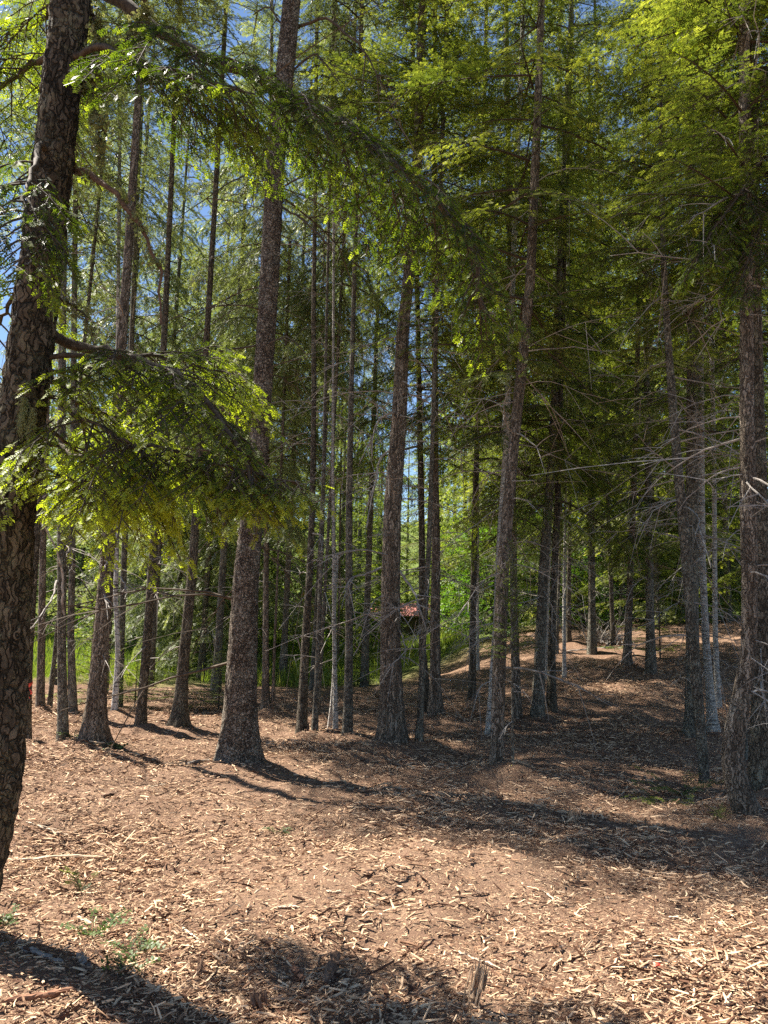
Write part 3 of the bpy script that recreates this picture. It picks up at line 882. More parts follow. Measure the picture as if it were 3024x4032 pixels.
# ---- understory and back row, placed along sight lines of the photo at a distance
def back_tree(px, dist, H, kind, start, R, var, label, name='fir_tree', w=.085, bk=None, seed=0, lean=.01):
    d = ray(px, 2500)
    t = dist / d.y
    x = d.x * t
    z = float(ground_h(x, dist))
    root = thing(name, (x, dist, z), label, 'tree')
    g = Geo()
    zz = np.linspace(-.2, H * .97, 14)
    V, F = tube(np.stack([zz * lean, 0 * zz, zz], -1), np.linspace(w, .02, 14) * (1 + .5 * np.exp(-np.clip(zz, 0, 9) / .3)), 10, np.random.default_rng(seed), .04)
    g.add(V, F, 0, .5)
    if start > 2:
        dead_twigs(g, lambda q: np.array([q * lean, 0, q]), lambda q: w * (1 - q / H), 1.0, start + 2, 24, np.random.default_rng(seed + 900), 1, .8)
    link('trunk', g.mesh('trunk', [bk or B_GREY, M_DEAD], smooth=(0,)), root)
    me, H0, R0 = CROWNS[kind][var % len(CROWNS[kind])]
    o = link('crown', me, root, (start * lean, 0, start))
    o.scale = (R / R0, R / R0, (H - start) / H0)
    o.rotation_euler = (0, lean, seed * 1.7)

for i, q in enumerate((
    (300, 31, 9, 'fir', .3, 2.4, 0, 'dark full fir behind the birch, boughs down to the grass'),
    (560, 26, 14, 'cedar', .6, 3.0, 1, 'pale feathery cedar beyond the grass behind the gently leaning dark trunk'),
    (800, 19.5, 14, 'cedar', .5, 2.6, 2, 'feathery cedar with hanging sprays just before the big scaly fir'),
    (470, 34, 15, 'cedar', 1.0, 3.0, 0, 'tall pale cedar on the far side of the grass behind the birch'),
    (930, 24, 14, 'cedar', 1.0, 2.8, 1, 'cedar half hidden behind the big scaly fir'),
    (120, 31, 10, 'fir', .5, 2.6, 1, 'dark fir behind the ribbon tree'),
    (1030, 33, 12, 'fir', .6, 2.2, 2, 'fir crowding the pale cabin'),
    (1445, 24, 7, 'fir', .2, 1.3, 0, 'bushy dark fir between the grey pole trunk and the stout cedar'),
    (1520, 27, 5, 'fir', .15, 1.0, 1, 'low dark fir before the red metal roof'),
    (1370, 46, 15, 'hemlock', 1.0, 2.8, 2, 'sunny hemlock beyond the tight clump of slim trunks'),
    (1890, 33, 16, 'hemlock', 1.0, 2.6, 0, 'sunny hemlock behind the plain dark trunk on the bank'),
    (1990, 24, 16, 'hemlock', .8, 2.9, 3, 'hemlock behind the foremost pair of trunks'),
    (2100, 29, 18, 'hemlock', .8, 2.8, 1, 'tall hemlock behind the close pair at the path'),
    (2290, 26, 17, 'hemlock', .6, 2.6, 2, 'sunlit hemlock on the crest behind the thin stem'),
    (2450, 24, 17, 'fir', .5, 2.7, 0, 'dark fir on the crest above the shaded slope'),
    (2580, 20, 16, 'hemlock', .6, 2.5, 3, 'shadowy hemlock past the dappled trunk on the slope'),
    (2680, 24, 17, 'fir', .4, 2.8, 2, 'dark fir behind the long leaning trunk'),
    (2870, 21, 17, 'hemlock', .7, 2.7, 0, 'hemlock behind the brightly sunlit whitish trunk'),
    (3020, 17, 16, 'hemlock', 1.4, 2.5, 1, 'shaded hemlock behind the straight trunk at the photo edge'),
    (1210, 28, 16, 'cedar', 3.0, 2.6, 2, 'pale cedar rising over the pale cabin'),
    (690, 29, 17, 'cedar', 1.5, 2.8, 2, 'tall cedar beyond the dark trunk with spreading roots'),
    (20, 36, 18, 'cedar', 1.0, 2.9, 1, 'tall cedar at the photo edge beyond the ribbon tree'),
    (690, 21.5, 12, 'cedar', .5, 2.0, 1, 'pale full cedar whose boughs reach the grass between the two leaning dark trunks'),
    (230, 17, 15, 'cedar', 5.6, 1.5, 0, 'feathery cedar rising behind the slim brown trunks next to the ribbon tree'),
    (420, 15.5, 15, 'cedar', 5.2, 1.5, 1, 'feathery cedar whose trunk stands just past the white birch'),
    (600, 18, 16, 'cedar', 5.0, 1.7, 2, 'feathery cedar with a bare lower trunk past the gently leaning dark trunk'),
    (860, 16, 16, 'cedar', 5.4, 1.6, 0, 'feathery high crowned cedar next to the big scaly fir'),
    (1120, 19, 17, 'cedar', 5.0, 1.7, 1, 'high crowned cedar between the thin pale trunk and the tight clump'),
    (1440, 18, 15, 'cedar', 5.2, 1.4, 2, 'high crowned cedar behind the gap between the pole trunk and the stout cedar'),
    (2560, 15, 14, 'hemlock', 2.4, 1.6, 1, 'low boughed hemlock just uphill of the long leaning trunk'),
    (2330, 17, 15, 'hemlock', 2.6, 1.6, 2, 'low boughed hemlock uphill of the close pair on the slope'),
    (1340, 52, 14, 'hemlock', .4, 3.0, 0, 'sunlit hemlock far behind the straight grey pole trunk'),
    (1960, 29, 16, 'hemlock', .4, 2.6, 1, 'bushy sunlit hemlock behind the tall bright shrub on the bank'),
    (2180, 34, 17, 'hemlock', .4, 3.2, 2, 'broad hemlock far behind the rough scaly trunk at the path'),
    (2370, 31, 16, 'hemlock', .4, 3.0, 3, 'sunlit hemlock filling the gap behind the heap of dead branches'),
    (2540, 29, 16, 'hemlock', .4, 3.0, 0, 'sunlit hemlock seen past the dappled hillside trunk'),
    (2760, 30, 17, 'hemlock', .4, 3.0, 1, 'far hemlock behind the bright whitish trunk'),
    (2950, 27, 17, 'hemlock', .4, 3.0, 2, 'far hemlock behind the crooked trunk'),
    (1680, 48, 15, 'hemlock', .4, 3.0, 3, 'far hemlock rising behind the red metal roof'),
)):
    back_tree(*q[:7], q[7], seed=i, name='cedar_tree' if q[3] == 'cedar' else ('fir_tree' if q[3] == 'fir' else 'hemlock_tree'))

for i, (px, py, H, R, lab) in enumerate((
    (690, 2790, 1.15, .5, 'bright green knee-high fir seedling beyond the dark flared trunk'),
    (860, 2790, 1.0, .6, 'low fir seedling with drooping sprays beside the big scaly fir'),
    (530, 2790, .7, .4, 'tiny fir seedling by the foot of the birch'),
    (345, 2790, 2.1, .7, 'light green young fir peeping past the broad reddish cedar'),
    (1420, 2700, 1.6, .6, 'bushy young fir behind the grey pole trunk'),
    (2600, 2600, 2.4, .9, 'dark young fir under the long leaning trunk'))):
    p, _ = on_ground(px, py)
    root = thing('fir_seedling', p, lab, 'young tree')
    V, F = tube(np.stack([0 * np.linspace(-.1, H, 6), 0 * np.linspace(0, 1, 6), np.linspace(-.1, H, 6)], -1), np.linspace(.018, .005, 6), 6)
    g = Geo(); g.add(V, F, 0, .5)
    link('trunk', g.mesh('trunk', [M_TWIG], smooth=(0,)), root)
    me, H0, R0 = CROWNS['young'][i % 2]
    o = link('crown', me, root, (0, 0, .08))
    o.scale = (R / R0, R / R0, (H - .08) / H0)
    o.rotation_euler = (0, 0, i * 1.3)

# ---- far wood behind the clearing: one mass
def far_wood():
    rng = np.random.default_rng(77)
    protos = []
    for s in (31, 32, 33):
        g = crown_arrays('fir', 12, 2.2, 46, s, wood_mat=False)
        protos.append((g.v[-1], g.t[-1]))
    Vs, Ts, tr = [], [], Geo()
    for i in range(190):
        d = rng.uniform(29, 66)
        px = rng.uniform(-150, 3500)
        if px < 700 and d < 44:
            continue
        r = ray(px, 2500)
        x = r.x * d / r.y
        gap = 850 < px < 1750
        H = rng.uniform(12, 19) * (.78 if gap else 1.0) + (d - 31) * .12
        if 1080 < px < 1290 and d < 48 or 1420 < px < 1760 and d < 50:
            continue
        R = rng.uniform(2.2, 3.6)
        V, T = protos[i % 3]
        z = float(ground_base(x, d))
        A = (V * np.array([R / 2.2, R / 2.2, H / 12])) @ rotz(rng.uniform(0, 6.28)).T + np.array([x, d, z + .4])
        Vs.append(A); Ts.append(np.clip(T + rng.normal() * .1, 0, 1))
        zz = np.linspace(-.2, H * .95, 5)
        v, f = tube(np.stack([x + 0 * zz, d + 0 * zz, z + zz], -1), np.linspace(.16, .03, 5), 6)
        tr.add(v, f, 1, .5)
    V = np.concatenate(Vs)
    tr.add(V, np.arange(len(V)).reshape(-1, 4), 0, np.concatenate(Ts))
    o = link('far_woods', tr.mesh('far_woods', [M_FIR, B_GREY]))
    o['kind'] = 'stuff'
far_wood()

# ------------------------------------------------------------------ boughs of the near fir (and of the trees at the other edge)
def bough(owner, pix, r0, lvls, seed, foliage=True, sprig=.047, gap=.023, tbase=.42, start=.2, mat=None, rough=.1, tipb=.35, lumps=0):
    """pix: (px, py, distance) along the bough; a part of the tree OWNER."""
    T = TREES[owner]
    rng = np.random.default_rng(seed)
    k_ = .85 if owner == 'near' else 1.0
    pts = [np.array(at_y(px, py, y * k_)[0] - T['foot']) for px, py, y in pix]
    z = pts[0][2]
    root_pt = T['axis'](z)
    pts = [root_pt] + pts
    S = smooth_line(pts, 24)
    S = S + rng.normal(size=S.shape) * .008
    g = Geo()
    V, F = tube(S, np.linspace(r0, r0 * .22, 24), 9, rng, rough)
    g.add(V, F, 0, .5)
    out = Sprigs()
    if foliage:
        grow(S, lvls, 0, out, rng, sprig, gap, tbase, .3, start=start, wr=.006, tipb=tipb)
    for ch, rr in out.wood:
        V, F = tube(ch, np.maximum(rr, .0015), 4)
        g.add(V, F, 0, .5)
    b = link('branch', g.mesh('branch', [mat or M_TWIG], smooth=(0,)), T['root'])
    if foliage:
        V, F, Tn = sprig_geo(out.P, out.D, out.N, out.S, out.T, SPRIG_NEAR)
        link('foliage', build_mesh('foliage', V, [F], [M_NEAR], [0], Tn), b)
    if lumps:
        gl = g
        for _ in range(lumps):
            k = int(rng.integers(2, 23))
            c = S[k] + rng.normal(size=3) * r0 * .5
            n = 14
            P = c + rng.normal(size=(n, 3)) * .016
            V, F, Tn = sprig_geo(P, rng.normal(size=(n, 3)) - UP * .6, rng.normal(size=(n, 3)), rng.uniform(.02, .05, n), rng.uniform(0, .6, n), SPRIG_LEAF)
            gl.add(V, F, 1, Tn)
        b.data = g.mesh('branch', [mat or M_TWIG, M_MOSS], smooth=(0,))
    return b

LV = lambda a, b, h=.55, ga=.055, gb=.05: [dict(gap=ga, len=a, ang=.95, hang=h), dict(gap=gb, len=b, ang=.85, hang=.3)]
# upper sweeping bough
bough('near', [(392, -40, 4.75), (560, 60, 4.6), (690, 165, 4.5), (850, 250, 4.45), (1100, 330, 4.4), (1300, 440, 4.4), (1450, 560, 4.4), (1600, 680, 4.4), (1750, 830, 4.4), (1870, 1020, 4.4), (1915, 1250, 4.4)],
      .040, LV(.62, .2, .55), 201, tbase=.33, start=.22)
bough('near', [(400, 180, 4.4), (560, 260, 4.15), (700, 300, 4.0), (850, 330, 3.9), (1000, 360, 3.85)], .02, LV(.45, .18, .6), 202, tbase=.33, start=.35)
# middle bough with bright tips
bough('near', [(225, 1330, 4.75), (360, 1370, 4.7), (500, 1415, 4.6), (640, 1450, 4.5), (740, 1500, 4.4), (850, 1620, 4.3), (950, 1780, 4.2), (1010, 1960, 4.15)], .030, LV(.55, .2, .45), 203, tbase=.46, start=.2, tipb=.5)
bough('near', [(480, 1405, 4.6), (640, 1400, 4.8), (800, 1400, 5.0), (930, 1480, 5.1), (1020, 1580, 5.2)], .016, LV(.42, .18, .35), 204, tbase=.6, start=.35, tipb=.6)
# lower hanging bough, its sunlit look put into a lighter needle tint
bough('near', [(210, 1490, 4.75), (300, 1570, 4.8), (370, 1620, 4.9), (440, 1640, 5.0), (560, 1680, 5.15), (650, 1780, 5.3)], .026, LV(.62, .22, .9, .05), 205, tbase=.78, start=.28, tipb=.5)
bough('near', [(200, 1700, 4.8), (290, 1760, 5.0), (380, 1850, 5.2), (470, 1960, 5.35)], .014, LV(.5, .2, .5), 206, tbase=.68, start=.4, tipb=.5)
bough('near', [(190, 1750, 4.75), (330, 1800, 4.6), (600, 1750, 4.4), (850, 1830, 4.3), (1050, 1870, 4.25), (1180, 1900, 4.2)], .016, LV(.4, .18, .7), 207, tbase=.42, start=.5, tipb=.5)
bough('near', [(205, 1560, 4.7), (300, 1640, 4.5), (420, 1690, 4.4), (540, 1760, 4.3), (600, 1880, 4.25)], .014, LV(.55, .2, 1.0), 212, tbase=.7, start=.3, tipb=.5)
bough('near', [(180, 1850, 4.7), (260, 1880, 4.6), (360, 1920, 4.5), (430, 2000, 4.4)], .010, LV(.32, .16, .4), 213, tbase=.62, start=.45, tipb=.5)
bough('near', [(660, 1455, 4.5), (760, 1440, 4.6), (860, 1460, 4.7), (960, 1530, 4.75)], .010, LV(.36, .16, .5), 214, tbase=.62, start=.05, tipb=.6)
# boughs over the trunk face and beyond it at the photo edge
bough('near', [(150, 560, 4.4), (120, 700, 4.0), (90, 900, 3.7), (120, 1050, 3.5)], .018, LV(.36, .16, .5), 208, tbase=.3, start=.3)
bough('near', [(60, 300, 4.9), (-60, 420, 5.0), (-200, 560, 5.1)], .022, LV(.5, .2, .6), 209, tbase=.4, start=.1)
bough('near', [(150, 100, 5.0), (40, 130, 5.2), (-100, 260, 5.3)], .022, LV(.5, .2, .7), 210, tbase=.6, start=.1, tipb=.5)
bough('near', [(60, 1150, 4.9), (-20, 1330, 5.1), (-90, 1500, 5.2)], .018, LV(.4, .18, .6), 211, tbase=.6, start=.1)
# bare mossy branches of the near fir
for k, pix in enumerate((
    [(365, 30, 4.7), (375, 90, 4.65), (395, 150, 4.6), (412, 200, 4.6), (440, 240, 4.6)],
    [(335, 245, 4.7), (400, 220, 4.6), (460, 205, 4.55), (560, 185, 4.5)],
    [(415, 215, 4.6), (480, 165, 4.55), (540, 110, 4.5), (580, 30, 4.5)],
    [(325, 300, 4.7), (360, 370, 4.65), (385, 450, 4.6), (400, 530, 4.6), (390, 640, 4.6)],
    [(345, 260, 4.7), (375, 290, 4.6), (385, 320, 4.6)])):
    bough('near', pix, .013, None, 230 + k, foliage=False, rough=.35, lumps=26)
bough('near', [(290, 665, 4.7), (360, 690, 4.6), (420, 735, 4.55), (490, 800, 4.5), (545, 880, 4.5), (600, 980, 4.5), (640, 1090, 4.5), (625, 1280, 4.5)], .020, None, 240, foliage=False, mat=wood("red_bark_twig", (.07, .04, .025), (.14, .085, .055), (.22, .15, .1)), lumps=10)
bough('near', [(250, 1180, 4.7), (330, 1230, 4.6), (360, 1290, 4.6), (370, 1370, 4.6)], .010, None, 241, foliage=False, lumps=8)

# boughs at the other edge
bough('edge', [(2960, -60, 6.8), (2860, 30, 6.6), (2790, 60, 6.4), (2720, 100, 6.3)], .02, LV(.5, .2, .6), 250, tbase=.55, start=.2, tipb=.5)
bough('edge', [(3020, 250, 6.8), (3005, 380, 6.5), (2985, 480, 6.3), (2960, 620, 6.2)], .016, LV(.4, .18, .6), 251, tbase=.55, start=.2, tipb=.5)
bough('edge', [(3010, 600, 6.6), (2950, 700, 6.3), (2880, 800, 6.1), (2800, 920, 6.0), (2730, 1060, 5.9)], .02, LV(.5, .2, .7), 252, tbase=.36, start=.15)
bough('edge', [(3030, 750, 6.6), (2990, 880, 6.2), (2950, 1020, 6.0), (2900, 1150, 5.9)], .018, LV(.45, .2, .8), 253, tbase=.34, start=.15)

# hanging moss on the near trunk
def moss_tuft(owner, px, py, length, wpx, seed, y_off=-.15):
    T = TREES[owner]
    rng = np.random.default_rng(seed)
    p = np.array(at_y(px, py, T['foot'].y + y_off)[0] - T['foot'])
    n = 420
    u = rng.uniform(0, 1, n)
    wd = wpx / FPX * 3.9
    P = np.stack([p[0] + rng.normal(size=n) * wd * .3 * np.sin(np.pi * np.clip(u * .8 + .15, 0, 1)), p[1] + rng.normal(size=n) * .012, p[2] - u * length], -1)
    D = np.stack([rng.normal(size=n) * .25, rng.normal(size=n) * .25, -np.ones(n)], -1)
    V, F, Tn = sprig_geo(P, D, rng.normal(size=(n, 3)), rng.uniform(.02, .05, n), rng.uniform(.3, 1, n), blades(2, .6, .05, .35))
    link('moss', build_mesh('moss', V, [F], [M_MOSS], [0], Tn), T['root'])
moss_tuft('near', 98, 1560, .16, 18, 300)
moss_tuft('near', 130, 1600, .2, 9, 301)

# ------------------------------------------------------------------ ribbon
def ribbon():
    T = TREES['ribbon']
    p = at_y(111, 2695, T['foot'].y)[0]
    z = p.z - T['foot'].z
    c = T['axis'](z)
    r = T['rad'](z) * 1.12
    g = Geo()
    a = np.linspace(0, 2 * math.pi, 17)
    for dz0, dz1 in ((.0, .03),):
        V = np.concatenate([np.stack([c[0] + r * np.cos(a), c[1] + r * np.sin(a), z + dz0 + .01 * np.sin(a * 2)], -1), np.stack([c[0] + r * np.cos(a), c[1] + r * np.sin(a), z + dz1 + .01 * np.sin(a * 2)], -1)])
        F = np.array([[i, i + 1, 17 + i + 1, 17 + i] for i in range(16)])
        g.add(V, F)
    for sx, ln in ((.6, .16), (.9, .11)):
        u = np.linspace(0, 1, 7)
        L0 = np.stack([c[0] + r * sx + .03 * np.sin(u * 5 + sx * 4), c[1] - r * 1.05 - .02 * u, z - u * ln], -1)
        V = np.concatenate([L0, L0 + np.array([.022, .006, 0])])
        g.add(V, np.array([[i, i + 1, 8 + i, 7 + i] for i in range(6)]))
    o = link('flagging_ribbon', g.mesh('flagging_ribbon', [plain("red_ribbon", (.75, .07, .035), .5, .15)]), None, T['foot'])
    tag(o, 'red plastic flagging ribbon tied round the slim brown trunk', 'ribbon')
ribbon()

# ------------------------------------------------------------------ ground sheet
def axis_coords(lo, hi, c, fine, growth):
    out = [c]
    s = fine
    while out[-1] < hi:
        out.append(out[-1] + s)
        if out[-1] > c + 4.5:
            s *= growth
    s = fine
    left = [c]
    while left[-1] > lo:
        left.append(left[-1] - s)
        if left[-1] < c - 4.5:
            s *= growth
    return np.array(sorted(set(left + out)))

for mx, my, mh, mr in ((-1.3, 3.55, .06, .5), (.05, 3.2, .07, .35), (1.0, 3.1, .05, .3), (2.3, 4.2, .06, .35), (2.5, 6.6, .10, .5), (1.6, 8.2, .09, .6), (-3.6, 7.2, .07, .6), (3.4, 6.9, .07, .5), (.2, 8.0, .04, .5)):
    MOUNDS.append((mx, my, mh, mr))

def ground():
    xs = axis_coords(-420, 420, 0.0, .05, 1.045)
    ys = axis_coords(-60, 620, 5.0, .05, 1.03)
    X, Y = np.meshgrid(xs, ys)
    Z = ground_base(X, Y)
    near = np.exp(-np.clip(np.hypot(X, Y - 6) - 22, 0, None) / 12)
    fine = ground_h(X, Y) - Z
    Z = Z + fine * near
    V = np.stack([X, Y, Z], -1).reshape(-1, 3)
    nx = len(xs)
    i, j = np.meshgrid(np.arange(len(ys) - 1), np.arange(nx - 1), indexing='ij')
    F = np.stack([i * nx + j, i * nx + j + 1, (i + 1) * nx + j + 1, (i + 1) * nx + j], -1).reshape(-1, 4)
    o = link('ground', build_mesh('ground', V, [F], [ground_material()], [0], None, True))
    o['kind'] = 'structure'
ground()

M_CHIP = wood("wood_chip", (.10, .048, .028), (.31, .18, .105), (.66, .47, .30), (22, 22, 22), use_tint=True, bump=.3)
def mulch():
    rng = np.random.default_rng(9)
    n = 430000
    d = 2.2 + 14 * rng.uniform(0, 1, n) ** 1.75
    x = rng.uniform(-1, 1, n) * (d * .60 + .9)
    y = d
    patch = np.sin(x * 1.7 + y * .9) + np.sin(x * .6 - y * 1.9 + 1) + np.sin(x * 3.1 + y * 2.3 + 2) * .6 + np.sin(x * 6.3 - y * 5.1) * .5
    keep = rng.uniform(0, 1, n) < np.clip(.60 + .22 * patch, .15, 1)
    x, y, d = x[keep], y[keep], d[keep]
    n = len(x)
    big = np.sin(x * 2.3 + 1.1 * y) * np.sin(x * .9 - 1.7 * y) > .35
    ln = np.clip(rng.lognormal(-4.22, .60, n) * np.where(big, 1.35, 1.0), .006, .11) * (1 + .06 * d)
    wd = np.clip(ln * rng.uniform(.08, .34, n), .002, .013)
    th = wd * rng.uniform(.2, .6, n)
    yaw = rng.uniform(0, math.pi, n)
    flow = .45 * np.sin(.8 * x + .5 * y)
    yaw = np.where(rng.uniform(0, 1, n) < .55, yaw, flow + rng.normal(size=n) * .45)
    pit = rng.normal(size=n) * .22
    rol = rng.normal(size=n) * .6
    z = ground_h(x, y) + .004 + np.abs(np.sin(pit)) * ln * .4 + rng.uniform(0, .018, n)
    D = np.stack([np.cos(yaw) * np.cos(pit), np.sin(yaw) * np.cos(pit), np.sin(pit)], -1)
    S0 = np.stack([-np.sin(yaw), np.cos(yaw), 0 * yaw], -1)
    U0 = np.cross(D, S0)
    S = S0 * np.cos(rol)[:, None] + U0 * np.sin(rol)[:, None]
    U = np.cross(D, S)
    P = np.stack([x, y, z], -1)
    tap = rng.uniform(.2, 1.0, n)
    bow = rng.normal(size=n) * .06 * ln
    T = []
    for sx, k in ((-.5, 0), (0, 1), (.5, 2)):
        w_ = wd * (1.0 if k < 2 else 1) * (tap if k == 2 else (1 if k == 1 else rng.uniform(.4, 1, n)))
        c = P + D * (sx * ln)[:, None] + (S * bow[:, None] if k == 1 else 0)
        T += [c - S * (w_ * .5)[:, None] - U * (th * .4)[:, None], c + U * (th * .6)[:, None], c + S * (w_ * .5)[:, None] - U * (th * .4)[:, None]]
    V = np.stack(T, 1)                      # n,9,3
    base = (np.arange(n) * 9)[:, None]
    Fs = []
    for r0 in (0, 3):
        Fs.append(np.concatenate([base + np.array([[r0, r0 + 1, r0 + 4, r0 + 3]]), ], 1))
        Fs.append(base + np.array([[r0 + 1, r0 + 2, r0 + 5, r0 + 4]]))
    F = np.concatenate(Fs)
    tint = np.clip(np.where(rng.uniform(0, 1, n) < .2, rng.normal(.22, .14, n), rng.normal(.60, .20, n)), 0, 1)
    tint = np.repeat(tint, 9)
    o = link('wood_chip_mulch', build_mesh('wood_chip_mulch', V.reshape(-1, 3), [F], [M_CHIP], [0], tint))
    o['kind'] = 'stuff'
    tag_ = None
mulch()

# ------------------------------------------------------------------ larger pieces of wood lying about
W_PALE = wood("pale_wood", (.42, .31, .20), (.60, .48, .34), (.78, .67, .52), (9, 70, 70))
W_TAN = wood("tan_wood", (.24, .15, .09), (.40, .27, .17), (.56, .41, .28), (9, 70, 70))
W_BROWN = wood("brown_wood", (.07, .04, .026), (.15, .09, .06), (.27, .18, .12), (9, 70, 70))
W_RED = wood("reddish_wood", (.11, .05, .03), (.20, .10, .06), (.32, .18, .11), (8, 60, 60))
W_GREY = wood("grey_wood", (.10, .085, .072), (.22, .19, .165), (.38, .34, .30), (9, 70, 70))

def stick(name, label, cat, p0, p1, wpx, mat, seed, upright=False, flat=1.0, bend=.04, splint=0, sink=.25, group=None):
    rng = np.random.default_rng(seed)
    A, t = on_ground(*p0)
    if upright:
        B = at_y(p1[0], p1[1], A.y + .02)[0]
        A.z -= .03
    else:
        B, t2 = on_ground(*p1)
    w = wpx / FPX * t * .5
    if not upright:
        A.z += w * (1 - sink); B.z += w * (1 - sink)
    v = B - A
    Lg = v.length
    n = 14
    u = np.linspace(0, 1, n)
    b1, b2 = rng.normal() * bend * Lg, abs(rng.normal()) * bend * Lg * .3
    ax = np.stack([u * Lg, b1 * np.sin(u * np.pi) + rng.normal(size=n) * .004, b2 * np.sin(u * np.pi) + rng.normal(size=n) * .003], -1)
    prof = np.interp(u, [0, .04, .3, .75, .96, 1], [.35, .85, 1, .9, .65, .15]) * (1 + .1 * rng.normal(size=n))
    g = Geo()
    V, F = tube(ax, w * prof, 9, rng, .13, flat)
    g.add(V, F, 0, rng.uniform(.3, .7))
    if name == 'stump':
        g = Geo()
        V, F = tube(ax, w * .5 * prof * np.linspace(1.5, .5, n), 9, rng, .2, .7)
        g.add(V, F, 0, .4)
    for _ in range(splint):
        q = rng.uniform(0, 1)
        k = int(q * (n - 1))
        l2 = Lg * rng.uniform(.25, .7)
        d = np.array([1.0, rng.normal() * .16, rng.normal() * .10 + .06])
        c = ax[min(k, n // 2)] + np.array([0, rng.normal() * w, rng.normal() * w * .6])
        ch = c + d * np.linspace(0, 1, 5)[:, None] * l2
        V, F = tube(ch, w * rng.uniform(.12, .35) * np.array([.5, 1, .9, .6, .1]), 5, rng, .15, .6)
        g.add(V, F, 0, rng.uniform(.1, .9))
    o = link(name, g.mesh(name, [mat]), None, A)
    o.rotation_mode = 'QUATERNION'
    o.rotation_quaternion = v.to_track_quat('X', 'Z')
    return tag(o, label, cat, group)

